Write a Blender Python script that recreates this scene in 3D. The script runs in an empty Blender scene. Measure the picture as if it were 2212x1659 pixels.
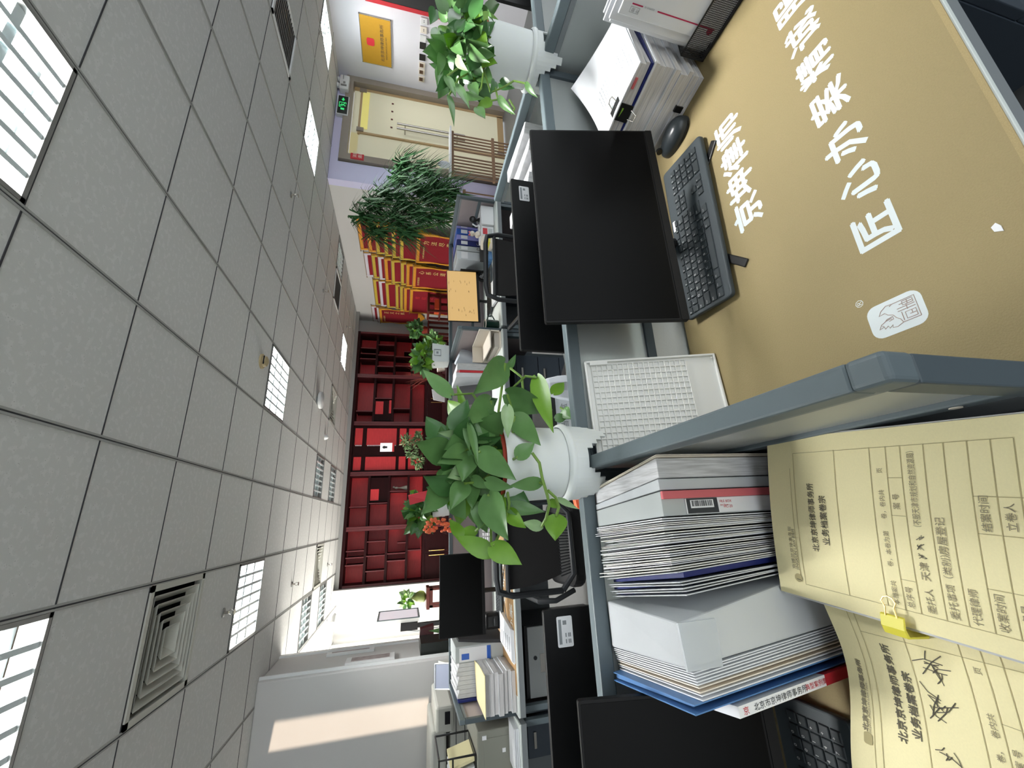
import bpy, bmesh, math, random
import mathutils.geometry
from mathutils import Vector, Matrix
V = Vector
R = math.radians
random.seed(7)
SC = bpy.context.scene
COL = SC.collection

# ------------------------------------------------------------------ camera
# The photograph was taken with the phone on its side: the camera is rolled by about 90 degrees.
FPX = 877.2                                   # focal length in pixels of the 2212 x 1659 frame
YAW, PIT, ROL = R(18.825), R(14.46), R(1.934)
_f = V((math.sin(YAW) * math.cos(PIT), math.cos(YAW) * math.cos(PIT), -math.sin(PIT)))
_r0 = V((math.cos(YAW), -math.sin(YAW), 0))
_u0 = _r0.cross(_f)
_r = _r0 * math.cos(ROL) + _u0 * math.sin(ROL)
_u = -_r0 * math.sin(ROL) + _u0 * math.cos(ROL)
EYE = V((0, 0, 1.44))
cam = bpy.data.cameras.new('camera')
cam.sensor_fit = 'HORIZONTAL'; cam.sensor_width = 36.0
cam.lens = FPX / 2212 * 36
cam.clip_start = 0.02; cam.clip_end = 60
cam_o = bpy.data.objects.new('camera', cam); COL.objects.link(cam_o)
cx, cy, cz = -_u, _r, -_f
cam_o.matrix_world = Matrix(((cx.x, cy.x, cz.x, EYE.x), (cx.y, cy.y, cz.y, EYE.y), (cx.z, cy.z, cz.z, EYE.z), (0, 0, 0, 1)))
SC.camera = cam_o

# ------------------------------------------------------------------ daylight and exposure
SC.view_settings.view_transform = 'Standard'
SC.view_settings.look = 'None'
SC.view_settings.gamma = 1
SC.view_settings.use_curve_mapping = False
SC.view_settings.exposure = 0.7
wd = bpy.data.worlds.new('daylight'); SC.world = wd; wd.use_nodes = True
bg = wd.node_tree.nodes['Background']
bg.inputs[0].default_value = (0.92, 0.97, 1.0, 1); bg.inputs[1].default_value = 1.5
sun = bpy.data.lights.new('sun', 'SUN'); sun.energy = 5.0; sun.color = (1, 0.80, 0.62); sun.angle = R(0.6)
sun_o = bpy.data.objects.new('sun', sun); COL.objects.link(sun_o)
SUN_DIR = V((0.90, 0.42, -0.10)).normalized()
sun_o.rotation_euler = SUN_DIR.to_track_quat('-Z', 'Y').to_euler()
sun_o.location = (-6, 2, 4)
SC.cycles.max_bounces = 8
SC.cycles.diffuse_bounces = 5
SC.cycles.glossy_bounces = 3
SC.cycles.transmission_bounces = 6
SC.cycles.caustics_reflective = False
SC.cycles.caustics_refractive = False
SC.cycles.sample_clamp_indirect = 4

# ------------------------------------------------------------------ materials
def lin(h):
    h = h.lstrip('#'); o = []
    for i in (0, 2, 4):
        c = int(h[i:i + 2], 16) / 255
        o.append(c / 12.92 if c <= 0.04045 else ((c + 0.055) / 1.055) ** 2.4)
    return (*o, 1)
MATS = {}
def mat(name, col, rough=0.5, metal=0.0, var=0.0, scale=40, bump=0.0, spec=0.5, emit=None, est=0, trans=0, alpha=1, stretch=None, ior=1.45, sub=0, two=None):
    """one procedural Principled material; var mixes in a noise tint, bump a noise relief"""
    if name in MATS: return MATS[name]
    m = bpy.data.materials.new(name); m.use_nodes = True
    nt = m.node_tree; b = nt.nodes['Principled BSDF']
    c = lin(col) if isinstance(col, str) else (*col, 1)
    b.inputs['Base Color'].default_value = c
    b.inputs['Roughness'].default_value = rough
    b.inputs['Metallic'].default_value = metal
    b.inputs['Specular IOR Level'].default_value = spec
    b.inputs['IOR'].default_value = ior
    b.inputs['Transmission Weight'].default_value = trans
    b.inputs['Alpha'].default_value = alpha
    if sub:
        b.inputs['Subsurface Weight'].default_value = sub
        b.inputs['Subsurface Radius'].default_value = (.02, .02, .01)
    if emit:
        b.inputs['Emission Color'].default_value = lin(emit); b.inputs['Emission Strength'].default_value = est
    if var or bump or two:
        tc = nt.nodes.new('ShaderNodeTexCoord'); mp = nt.nodes.new('ShaderNodeMapping')
        nt.links.new(tc.outputs['Object'], mp.inputs[0])
        if stretch: mp.inputs['Scale'].default_value = stretch
        n = nt.nodes.new('ShaderNodeTexNoise'); n.inputs['Scale'].default_value = scale; n.inputs['Detail'].default_value = 4
        nt.links.new(mp.outputs[0], n.inputs['Vector'])
        if var or two:
            mx = nt.nodes.new('ShaderNodeMix'); mx.data_type = 'RGBA'
            nt.links.new(n.outputs[0], mx.inputs[0])
            if two: a, d = c, lin(two)
            else:
                a = tuple(min(1, x * (1 - var)) for x in c[:3]) + (1,); d = tuple(min(1, x * (1 + var)) for x in c[:3]) + (1,)
            mx.inputs[6].default_value = a; mx.inputs[7].default_value = d
            nt.links.new(mx.outputs[2], b.inputs['Base Color'])
        if bump:
            bp = nt.nodes.new('ShaderNodeBump'); bp.inputs['Strength'].default_value = bump; bp.inputs['Distance'].default_value = 0.002
            nt.links.new(n.outputs[0], bp.inputs['Height']); nt.links.new(bp.outputs[0], b.inputs['Normal'])
    MATS[name] = m
    return m
M = {}
def dm(key, *a, **k): M[key] = mat(key, *a, **k)
dm('wall', '#cbcac8', .85, var=.02, scale=6)
dm('wall_cool', '#e2e1e8', .85, var=.02, scale=6)  # wall colour brightened to imitate the strong light in the alcove
dm('wall_lilac', '#d6d3f0', .8, var=.02, scale=6)  # lilac cast of the alcove light mixed into the wall colour
dm('floor', '#5d5e5e', .45, var=.10, scale=9)
dm('white_trim', '#e2e4e4', .5)
dm('grid_rail', '#a5a5a2', .55)
dm('grid_gap', '#3a3a3e', .8)
dm('metal_grey', '#9a9a98', .4, metal=.6)
dm('diffuser', '#c6c6bd', .5)
dm('dark_hole', '#15151a', .9)
dm('steel', '#b9b5ae', .25, metal=1)
dm('brass', '#c8a765', .3, metal=1)
dm('fixture', '#e6ecec', .35)
dm('louvre', '#e4eef0', .25, spec=.6)
dm('tube_on', '#ffffff', .4, emit='#f4fbff', est=9)
dm('tube_off', '#c9cccc', .4)
dm('frame_grey', '#5f6b70', .5, var=.04, scale=80)
dm('frame_dark', '#49545a', .5, var=.04, scale=80)
dm('fabric_pink', '#a59a9b', .95, var=.08, scale=300, bump=.2)
dm('fabric_white', '#c3c6c2', .9, var=.05, scale=300, bump=.2)
dm('panel_gloss', '#d8dedd', .28, spec=.6, trans=.55, var=.02)
dm('laminate', '#dfe6e2', .4)
dm('desk_apron', '#7d8386', .5)
dm('mat_brown', '#93835b', .62, var=.09, scale=420, bump=.35)
dm('mat_edge', '#a08e64', .7, var=.25, scale=900)
dm('mat_tan', '#a9865a', .6, var=.06, scale=200)
dm('print_white', '#d3dcde', .55)
dm('print_line', '#a9958c', .6)
dm('black_plastic', '#121212', .38)
dm('black_soft', '#17171a', .7)
dm('screen_off', '#040404', .30, spec=.10)
dm('bezel', '#0b0b0c', .5, spec=.25)
dm('monitor_back', '#07090c', .5, spec=.2)
dm('key_body', '#363f44', .5)
dm('key_cap', '#2b3337', .5, var=.03, scale=90)
dm('key_print', '#d5d8d8', .6)
dm('key_pad', '#3a4347', .45)
dm('mouse_top', '#30363a', .3)
dm('paper', '#e3e6ea', .8, var=.015, scale=30)
dm('paper_edge', '#c6c5c5', .9, var=.5, scale=420, stretch=(.03, .03, 1))
dm('paper_edge_warm', '#bdb7ae', .9, var=.18, scale=420, stretch=(.03, .03, 1))
dm('paper_side', '#c9cacc', .9, var=.55, scale=420, stretch=(1, .05, .05))
dm('ink', '#3a3d40', .8)
dm('ink_soft', '#8a8f92', .8)
dm('kraft', '#f0e6b6', .8, var=.05, scale=500)
dm('kraft_ink', '#625d50', .8)
dm('kraft_small', '#8a826a', .8)
dm('kraft_pen', '#5e5a52', .8)
dm('kraft_line', '#b3a87c', .8)
dm('clear_film', '#e2e8ec', .22, spec=.6, alpha=.45)
dm('milky_film', '#e3e8ec', .26, trans=.25, spec=.6, var=.05, scale=14)
dm('film_grey', '#bcc2c2', .35, trans=.08)
dm('blue_film', '#5f8cc2', .32, trans=.1)
dm('navy', '#182468', .45)
dm('blue', '#2f5db4', .45)
dm('red', '#c22a35', .5)
dm('rose', '#d06a70', .45)
dm('dark_red', '#5a2a2a', .5)
dm('cream', '#e6ddcf', .6)
dm('pot_white', '#e0e5e3', .38, sub=.1)
dm('pot_red', '#9c3d2c', .5)
dm('soil', '#3c3a26', .95, var=.5, scale=160, bump=1)
dm('leaf', '#466b3a', .30, two='#668f54', scale=30, spec=.5)
dm('leaf_young', '#55831f', .34, two='#75a038', scale=30)
dm('leaf_dark', '#345a30', .32, two='#497a40', scale=30)
dm('leaf_pale', '#6f9560', .38, two='#9db58a', scale=30)
dm('leaf_palm', '#1d4424', .55, two='#386a38', scale=25)
dm('stem', '#6f8f40', .5)
dm('stem_brown', '#5a4230', .7)
dm('flower_red', '#e0343f', .5, two='#f0a060', scale=60)
dm('leaf_rust', '#8a3a2c', .6, two='#5d2a24', scale=60)
dm('tray_white', '#e3e4e0', .35, sub=.05)
dm('mesh_black', '#16171a', .6)
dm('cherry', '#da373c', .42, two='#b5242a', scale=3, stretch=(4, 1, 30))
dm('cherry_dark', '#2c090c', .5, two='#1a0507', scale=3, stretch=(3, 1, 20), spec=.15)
dm('cherry_edge', '#5c2226', .35)
dm('gold', '#d29a2c', .5, var=.2, scale=60, bump=.3)
dm('gold_leaf', '#f0d98a', .4)
dm('velvet', '#860f1f', .85, var=.1, scale=80)
dm('trim_white', '#d9d4dc', .7)
dm('trim_orange', '#dd9a30', .5, var=.2, scale=60, bump=.3)
dm('trim_yellow', '#cbb040', .6, var=.2, scale=60, bump=.3)
dm('rod', '#8a6f55', .45)
dm('plaque', '#c99a35', .35, metal=.5, var=.05, scale=20)
dm('exit_face', '#0e1513', .4)
dm('exit_green', '#30d070', .5, emit='#3fe080', est=.4)
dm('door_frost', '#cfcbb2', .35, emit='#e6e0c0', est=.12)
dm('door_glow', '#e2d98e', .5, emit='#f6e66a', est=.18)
dm('stone', '#8d8378', .35, var=.12, scale=5)
dm('tan_frame', '#b59a72', .4)
dm('bamboo', '#8a6d55', .5)
dm('window_lit', '#ffffff', .6, emit='#fffbf2', est=9)
dm('crimson', '#b3224f', .5)
dm('fold_dark', '#6a6c72', .8, var=.3, scale=200)  # shade in the gaps between folders, put into the page colour
dm('window_sky', '#e6ecff', .6, emit='#dfe6ff', est=2.5)
dm('copier', '#c3c3bb', .5)
dm('copier_dark', '#8d8f8a', .5)
dm('pc_grey', '#85867c', .5)
dm('chair_black', '#141416', .6)
dm('chair_frame', '#1d2023', .45)
dm('mesh_cloth', '#0c0c0d', .8, var=.3, scale=500)
dm('pedestal', '#39424c', .45)
dm('pedestal_light', '#b3b7b6', .45)
dm('screen_orange', '#1a1206', .5, emit='#ecc27c', est=.50)
dm('screen_ink', '#8a6a3a', .5)
dm('mug_green', '#0f2a22', .25)
dm('mahogany', '#4e1f1a', .35, var=.2, scale=8)
dm('glass', '#dfe8d8', .04, trans=1, ior=1.3)
dm('display_face', '#d9d3d8', .08, spec=.9, emit='#e6e0e6', est=.45)  # emission stands in for bright surroundings reflected in the panel
dm('print_faint', '#b4babf', .8)
dm('lower_dark', '#4a5054', .9, var=.05, scale=300)  # shade below the side partitions' mid rail, put into the panel colour
dm('orange', '#f0663c', .5)
dm('yellow_clip', '#dcd24a', .45)
dm('green_tab', '#7fae3a', .6)
dm('ceramic', '#ece6d8', .25)
dm('purple_plastic', '#8f8fd0', .4)
dm('bag', '#dfe5ee', .4, trans=.15)
dm('bag_ink', '#2d3f7a', .5)
dm('laptop', '#4a484a', .4)
dm('mailbox', '#1d2220', .35)
dm('mailbox_red', '#3d1c1e', .4)
dm('photo_print', '#6d5a58', .5, two='#c9c2c0', scale=18)
dm('smoke_ivory', '#b3a27c', .5)
dm('label_paper', '#e9eaec', .6)
dm('board_black', '#1a1b20', .4)
dm('tablet_face', '#8f95a6', .25)
dm('plant_water', '#7d8a4a', .3, trans=.5)

def ceiling_material():
    m = bpy.data.materials.new('ceiling_tile'); m.use_nodes = True; nt = m.node_tree; b = nt.nodes['Principled BSDF']
    tc = nt.nodes.new('ShaderNodeTexCoord')
    v = nt.nodes.new('ShaderNodeTexVoronoi'); v.inputs['Scale'].default_value = 95
    n = nt.nodes.new('ShaderNodeTexNoise'); n.inputs['Scale'].default_value = 38; n.inputs['Detail'].default_value = 6
    for x in (v, n): nt.links.new(tc.outputs['Object'], x.inputs['Vector'])
    r = nt.nodes.new('ShaderNodeValToRGB'); r.color_ramp.elements[0].position = .10; r.color_ramp.elements[1].position = .24
    r.color_ramp.elements[0].color = (.52, .52, .50, 1); r.color_ramp.elements[1].color = (.76, .755, .74, 1)
    nt.links.new(v.outputs['Distance'], r.inputs[0])
    mx = nt.nodes.new('ShaderNodeMix'); mx.data_type = 'RGBA'; mx.inputs[6].default_value = (.70, .70, .68, 1)
    r2 = nt.nodes.new('ShaderNodeValToRGB'); r2.color_ramp.elements[0].position = .52; r2.color_ramp.elements[1].position = .60
    nt.links.new(n.outputs[0], r2.inputs[0]); nt.links.new(r2.outputs[0], mx.inputs[0])
    nt.links.new(r.outputs[0], mx.inputs[7]); nt.links.new(mx.outputs[2], b.inputs['Base Color'])
    b.inputs['Roughness'].default_value = .95
    bp = nt.nodes.new('ShaderNodeBump'); bp.inputs['Strength'].default_value = .25; bp.inputs['Distance'].default_value = .003
    nt.links.new(n.outputs[0], bp.inputs['Height']); nt.links.new(bp.outputs[0], b.inputs['Normal'])
    M['ceiling'] = m
ceiling_material()

# ------------------------------------------------------------------ geometry helpers
class MB:
    """collects shapes (world coordinates) and links them as ONE mesh object"""
    def __init__(s): s.v = []; s.f = []; s.mi = []; s.cur = 0; s.X = None
    def add(s, vs, fs):
        o = len(s.v)
        for p in vs:
            p = V(p)
            s.v.append(s.X @ p if s.X else p)
        for f in fs: s.f.append(tuple(i + o for i in f)); s.mi.append(s.cur)
        return s
    def box(s, x0, x1, y0, y1, z0, z1):
        vs = [(x, y, z) for z in (z0, z1) for y in (y0, y1) for x in (x0, x1)]
        return s.add(vs, [(0, 2, 3, 1), (4, 5, 7, 6), (0, 1, 5, 4), (2, 6, 7, 3), (0, 4, 6, 2), (1, 3, 7, 5)])
    def hexa(s, b, t):
        """8 corners: four of the bottom (counter-clockwise from above) and four of the top"""
        return s.add(list(b) + list(t), [(3, 2, 1, 0), (4, 5, 6, 7), (0, 1, 5, 4), (1, 2, 6, 5), (2, 3, 7, 6), (3, 0, 4, 7)])
    def quad(s, a, b, c, d): return s.add([a, b, c, d], [(0, 1, 2, 3)])
    def prism(s, poly, fn, c0, c1):
        """2-D outline extruded: fn(a, b, c) gives the 3-D point"""
        n = len(poly)
        vs = [fn(a, b, c0) for a, b in poly] + [fn(a, b, c1) for a, b in poly]
        return s.add(vs, [tuple(range(n))[::-1], tuple(range(n, 2 * n))] + [(i, (i + 1) % n, n + (i + 1) % n, n + i) for i in range(n)])
    def tube(s, pts, r, n=8, cap=True):
        pts = [V(p) for p in pts]; k = len(pts)
        rs = r if isinstance(r, (list, tuple)) else [r] * k
        vs = []; up = None
        for i, p in enumerate(pts):
            t = (pts[min(i + 1, k - 1)] - pts[max(i - 1, 0)]).normalized()
            if up is None:
                up = V((0, 0, 1)) if abs(t.z) < .9 else V((1, 0, 0))
            a = t.cross(up).normalized(); up = a.cross(t).normalized()
            for j in range(n):
                w = 2 * math.pi * j / n
                vs.append(p + (a * math.cos(w) + up * math.sin(w)) * rs[i])
        fs = [(i * n + j, i * n + (j + 1) % n, (i + 1) * n + (j + 1) % n, (i + 1) * n + j) for i in range(k - 1) for j in range(n)]
        if cap: fs += [tuple(range(n))[::-1], tuple(range((k - 1) * n, k * n))]
        return s.add(vs, fs)
    def lathe(s, prof, c, n=32, cap0=True, cap1=True, sx=1, sy=1):
        vs = [(c[0] + r * math.cos(2 * math.pi * j / n) * sx, c[1] + r * math.sin(2 * math.pi * j / n) * sy, c[2] + z) for r, z in prof for j in range(n)]
        k = len(prof)
        fs = [(i * n + j, i * n + (j + 1) % n, (i + 1) * n + (j + 1) % n, (i + 1) * n + j) for i in range(k - 1) for j in range(n)]
        if cap0: fs.append(tuple(range(n))[::-1])
        if cap1: fs.append(tuple(range((k - 1) * n, k * n)))
        return s.add(vs, fs)
    def ball(s, c, rx, ry=None, rz=None, n=12):
        ry = ry or rx; rz = rz or rx
        prof = [(max(1e-4, math.sin(math.pi * i / n)), -math.cos(math.pi * i / n)) for i in range(n + 1)]
        vs = [(c[0] + r * math.cos(2 * math.pi * j / n) * rx, c[1] + r * math.sin(2 * math.pi * j / n) * ry, c[2] + z * rz) for r, z in prof for j in range(n)]
        fs = [(i * n + j, i * n + (j + 1) % n, (i + 1) * n + (j + 1) % n, (i + 1) * n + j) for i in range(n) for j in range(n)]
        return s.add(vs, fs)
    def grid(s, fn, nu, nv, close=False):
        vs = [fn(i / nu, j / nv) for j in range(nv + 1) for i in range(nu + 1)]
        w = nu + 1
        return s.add(vs, [(j * w + i, j * w + i + 1, (j + 1) * w + i + 1, (j + 1) * w + i) for j in range(nv) for i in range(nu)])
    def sheet(s, fn, nu, nv, t=.001):
        """a curved sheet with thickness t below it"""
        w = nu + 1; N = w * (nv + 1)
        vs = [V(fn(i / nu, j / nv)) for j in range(nv + 1) for i in range(nu + 1)]
        c = (vs[1] - vs[0]).cross(vs[w] - vs[0]).normalized() * t
        lo = [p - c for p in vs]
        fs = [(j * w + i, j * w + i + 1, (j + 1) * w + i + 1, (j + 1) * w + i) for j in range(nv) for i in range(nu)]
        fl = [tuple(N + q for q in f[::-1]) for f in fs]
        rim = list(range(w)) + [j * w + nu for j in range(1, nv + 1)] + [nv * w + i for i in range(nu - 1, -1, -1)] + [j * w for j in range(nv - 1, 0, -1)]
        k = len(rim)
        fr = [(rim[(i + 1) % k], rim[i], N + rim[i], N + rim[(i + 1) % k]) for i in range(k)]
        return s.add(vs + lo, fs + fl + fr)
    def text(s, body, size, mx, off=0.0, align='LEFT', sx=1.0, depth=0.0):
        c = bpy.data.curves.new('lettering', 'FONT'); c.body = body; c.size = size; c.offset = off; c.align_x = align; c.resolution_u = 2
        c.fill_mode = 'NONE'
        o = bpy.data.objects.new('lettering', c); COL.objects.link(o)
        me = bpy.data.meshes.new_from_object(o)
        co = [V((v.co.x, v.co.y, 0)) for v in me.vertices]
        nxt = {}
        for e in me.edges:
            a, b = e.vertices; nxt.setdefault(a, []).append(b); nxt.setdefault(b, []).append(a)
        seen = set(); loops = []
        for i in range(len(co)):
            if i in seen or i not in nxt: continue
            lp = [i]; seen.add(i); cur = i
            while True:
                n_ = [q for q in sorted(nxt[cur], key=lambda q: (abs(q - cur - 1))) if q not in seen]
                if not n_: break
                cur = n_[0]; seen.add(cur); lp.append(cur)
            if len(lp) > 2: loops.append([co[k] for k in lp])
        bpy.data.objects.remove(o); bpy.data.curves.remove(c); bpy.data.meshes.remove(me)
        area = lambda l: sum(l[k].x * l[(k + 1) % len(l)].y - l[(k + 1) % len(l)].x * l[k].y for k in range(len(l))) / 2
        def inside(p, l):
            r = False
            for k in range(len(l)):
                a, b = l[k], l[(k + 1) % len(l)]
                if (a.y > p.y) != (b.y > p.y) and p.x < (b.x - a.x) * (p.y - a.y) / (b.y - a.y) + a.x: r = not r
            return r
        if not loops: return s
        ar = [area(l) for l in loops]; sg = 1 if max(ar, key=abs) > 0 else -1
        outer = [k for k in range(len(loops)) if ar[k] * sg > 0]; holes = [k for k in range(len(loops)) if ar[k] * sg < 0]
        own = {k: [] for k in outer}
        for h in holes:
            box = [k for k in outer if inside(loops[h][0], loops[k])]
            if box: own[min(box, key=lambda k: abs(ar[k]))].append(h)
        shifts = [(0, 0)] if not off else [(-off, 0), (off, 0), (0, -off), (0, off)]
        for k in outer:
            polys = [loops[k]] + [loops[h] for h in own[k]]
            flat = [p for l in polys for p in l]
            tris = mathutils.geometry.tessellate_polygon(polys)
            for n_, (ax, ay) in enumerate(shifts):
                s.add([mx @ V(((p.x + ax) * sx, p.y + ay, n_ * 2e-5)) for p in flat], tris)
        return s

ORG = {}
def obj(name, mb, m, parent=None, smooth=False, bevel=0.0, seg=2, loc=None, angle=40):
    """link the collected shapes as one object; vertices are kept relative to the thing's base"""
    o_ = V(ORG[parent.name]) if parent else V(loc or (0, 0, 0))
    me = bpy.data.meshes.new(name)
    me.from_pydata([tuple(p - o_) for p in mb.v], [], mb.f)
    ms = m if isinstance(m, (list, tuple)) else [m]
    for x in ms: me.materials.append(M[x] if isinstance(x, str) else x)
    for p, i in zip(me.polygons, mb.mi): p.material_index = i
    me.validate()
    bm = bmesh.new(); bm.from_mesh(me); bmesh.ops.recalc_face_normals(bm, faces=bm.faces); bm.to_mesh(me); bm.free()
    me.update()
    if smooth: me.shade_smooth() if smooth is True else me.shade_smooth()
    if smooth: me.set_sharp_from_angle(angle=R(angle))
    o = bpy.data.objects.new(name, me); COL.objects.link(o)
    if parent: o.parent = parent
    else: o.location = o_
    ORG[o.name] = tuple(o_)
    if bevel:
        b = o.modifiers.new('edge', 'BEVEL'); b.width = bevel; b.segments = seg; b.limit_method = 'ANGLE'; b.angle_limit = R(35)
    return o
def tag(o, label, cat, group=None, kind=None):
    o['label'] = label; o['category'] = cat
    if group: o['group'] = group
    if kind: o['kind'] = kind
    return o
def thing(name, label, cat, loc, group=None, kind=None):
    o = bpy.data.objects.new(name, None); COL.objects.link(o); o.empty_display_size = .05
    o.location = loc; ORG[o.name] = tuple(loc)
    return tag(o, label, cat, group, kind)
def struct(name, mb, m, **k):
    o = obj(name, mb, m, **k); o['kind'] = 'structure'; return o
def dup(root, loc, label, rz=None, group=None):
    """a copy of a thing with copies of its parts and their sub-parts"""
    r = root.copy(); COL.objects.link(r); r.location = loc; r['label'] = label
    if rz is not None: r.rotation_euler = (0, 0, rz)
    if group: r['group'] = group
    for ch in list(root.children):
        c = ch.copy(); COL.objects.link(c); c.parent = r
        for g in list(ch.children):
            d = g.copy(); COL.objects.link(d); d.parent = c
    return r
def frame_mx(o, xd, yd):
    """matrix with origin o, local x along xd and local y along yd"""
    x = V(xd).normalized(); z = x.cross(V(yd)).normalized(); y = z.cross(x)
    o = V(o)
    return Matrix(((x.x, y.x, z.x, o.x), (x.y, y.y, z.y, o.y), (x.z, y.z, z.z, o.z), (0, 0, 0, 1)))
def rrect(w, h, r, n=5):
    """rounded rectangle outline centred on the origin"""
    o = []
    for cx_, cy_, a in ((w / 2 - r, h / 2 - r, 0), (-w / 2 + r, h / 2 - r, 90), (-w / 2 + r, -h / 2 + r, 180), (w / 2 - r, -h / 2 + r, 270)):
        for i in range(n + 1):
            t = R(a + 90 * i / n); o.append((cx_ + r * math.cos(t), cy_ + r * math.sin(t)))
    return o

# ------------------------------------------------------------------ the room
CH = 2.6065                                    # ceiling height
GX = [2.1785 - .6 * i for i in range(-9, 11)]  # ceiling rails across the width
GY = [2.53 + .59 * j for j in range(-12, 12)]  # and along the depth
LIT = [(1, -3), (4, -2), (1, 2), (4, 2), (-4, 2), (-7, 2), (-4, 6), (-2, 8)]
OFF = [(2, 6), (2, 8), (5, 6), (5, 8)]
DIFF = [(4, 0), (0, 7), (4, 7)]
GRIL = [(-4, 0), (-3, 6)]
def cell(i, j): return (2.1785 - .6 * (i + 1), 2.1785 - .6 * i, 2.53 + .59 * j, 2.53 + .59 * (j + 1))
HOLES = set(LIT + OFF + DIFF + GRIL)
struct('floor', MB().box(-3.2, 7.2, -4, 9.4, -.05, 0), 'floor')
c = MB()
for i in range(-8, 9):
    for j in range(-9, 12):
        if (i, j) in HOLES: continue
        x0, x1, y0, y1 = cell(i, j)
        y1 = min(y1, 9.2); x0 = max(x0, -3.1)
        if y0 >= 9.2 or x0 >= x1: continue
        c.quad((x0, y0, CH), (x0, y1, CH), (x1, y1, CH), (x1, y0, CH))
c.box(-3.2, 7.2, -4, 9.4, 2.95, 3.0)  # unseen slab and skirt added above the tiles to block skylight
c.box(-3.2, 7.2, -2.9, -2.8, CH, 3.0)
struct('ceiling', c, 'ceiling')
g = MB(); h = MB()
for x in GX:
    if not -3 < x < 7: continue
    g.box(x - .011, x - .003, -2.8, 9.2, CH - .004, CH + .002); g.box(x + .003, x + .011, -2.8, 9.2, CH - .004, CH + .002)
    h.box(x - .0022, x + .0022, -2.8, 9.2, CH - .002, CH + .002)
for y in GY:
    if not -2.8 < y < 9.2: continue
    h.box(-3, 7, y - .0028, y + .0028, CH - .0022, CH + .002)
struct('trim_1', g, 'grid_rail'); struct('trim_2', h, 'grid_gap')
struct('wall_left', MB().box(-3.12, -3.0, -4, 3.815, 0, CH).box(-3.12, -3.0, 3.965, 9.3, 0, CH).box(-3.12, -3.0, 3.815, 3.965, 0, 1.22), 'wall')  # unseen wall; its slit is shaped to throw the sun patch on the pillar
p = MB().box(-3.0, -1.24, 4.55, 5.24, 0, CH)
struct('wall_pillar', p, 'wall', bevel=.012)
struct('wall_back', MB().box(-3.1, 4.72, 9.2, 9.3, 0, CH), 'wall')
struct('wall_right', MB().box(4.6, 4.7, 5.02, 9.2, 0, CH), 'wall')
struct('wall_entrance', MB().box(6.6, 6.7, 1.0, 5.0, 0, CH), 'wall_cool')
# wall around the glass door
w = MB().box(4.6, 4.93, 4.9, 5.02, 0, CH).box(4.93, 6.62, 4.9, 5.02, 2.50, CH)
struct('wall_door', w, 'wall_lilac')
struct('trim_3', MB().box(-1.1, 4.6, 8.78, 8.84, 2.535, CH), 'metal_grey')          # soffit strip over the cabinets
struct('trim_4', MB().box(-1.2, -1.09, 8.62, 9.2, 0, CH), 'wall')                   # jamb left of the cabinets
struct('baseboard_right', MB().box(4.585, 4.6, 5.0, 9.2, 0, .1), 'white_trim')
struct('trim_6', MB().box(-1.25, -1.225, 5.24, 5.30, 0, CH).box(-1.262, -1.215, 4.60, 4.615, 0, CH), 'white_trim')
# daylight window in the left wall, hidden behind the pillar; it floods the white end wall and rakes along the cabinets
win = thing('window_1', 'tall daylight window in the left wall behind the pillar', 'window', (-2.98, 7.2, .5), kind='structure')
obj('pane', MB().box(-2.995, -2.985, 5.6, 8.95, .55, 2.5), 'window_lit', win)
f = MB()
for y in (5.54, 6.66, 7.8, 8.93): f.box(-3.0, -2.94, y, y + .06, .5, 2.56)
for z in (.5, 2.5): f.box(-3.0, -2.94, 5.54, 8.99, z, z + .06)
obj('window_frame', f, 'white_trim', win)
struct('trim_7', MB().box(-2.22, -2.16, 8.95, 9.2, 0, CH).box(-2.06, -2.02, 8.95, 9.0, 0, CH), 'white_trim')

# ------------------------------------------------------------------ ceiling fixtures
def ceiling_light(i, j, on, label):
    x0, x1, y0, y1 = cell(i, j); x0 += .012; x1 -= .012; y0 += .006; y1 -= .006
    t = thing('ceiling_light', label, 'ceiling light', ((x0 + x1) / 2, (y0 + y1) / 2, CH), 'square louvre ceiling lights')
    fr = MB()
    for a in ((x0, x1, y0, y0 + .016), (x0, x1, y1 - .016, y1), (x0, x0 + .016, y0, y1), (x1 - .016, x1, y0, y1)): fr.box(*a, CH - .006, CH + .07)
    obj('light_frame', fr, 'metal_grey', t)
    obj('housing', MB().box(x0, x1, y0, y1, CH + .085, CH + .09), 'fixture', t)
    n = 3; dy = (y1 - y0 - .032) / n
    lo = MB()
    for k in range(1, n):
        y = y0 + .016 + dy * k
        lo.prism([(-.016, .012), (.016, .012), (.004, .075), (-.004, .075)], lambda a, b, c_: (c_, y + a, CH + .004 + b * .62), x0 + .016, x1 - .016)
    for k in range(n):
        yc = y0 + .016 + dy * (k + .5)
        for q in range(1, 7):
            x = x0 + .016 + (x1 - x0 - .032) * q / 7
            lo.prism([(-.010, 0), (.010, 0), (.002, .038), (-.002, .038)], lambda a, b, c_: (x + a, c_, CH + .002 + b), yc - dy / 2, yc + dy / 2)
    obj('louvre', lo, 'louvre', t)
    for k in range(n):
        yc = y0 + .016 + dy * (k + .5)
        obj('tube', MB().tube([(x0 + .03, yc, CH + .062), (x1 - .03, yc, CH + .062)], .013, 10), 'tube_on' if on else 'tube_off', t, smooth=True)
    if on:                                    # the lamp's own light, thrown down by its reflector
        la = bpy.data.lights.new('lamp', 'AREA'); la.shape = 'SQUARE'; la.size = .54; la.energy = LAMP_W * (.5 if i < -3 else 1); la.spread = R(104); la.color = (1, .985, .96)
        lo_ = bpy.data.objects.new('lamp', la); COL.objects.link(lo_); lo_.parent = t; lo_.location = (0, 0, .082)
    return t
LAMP_W = 34
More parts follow.
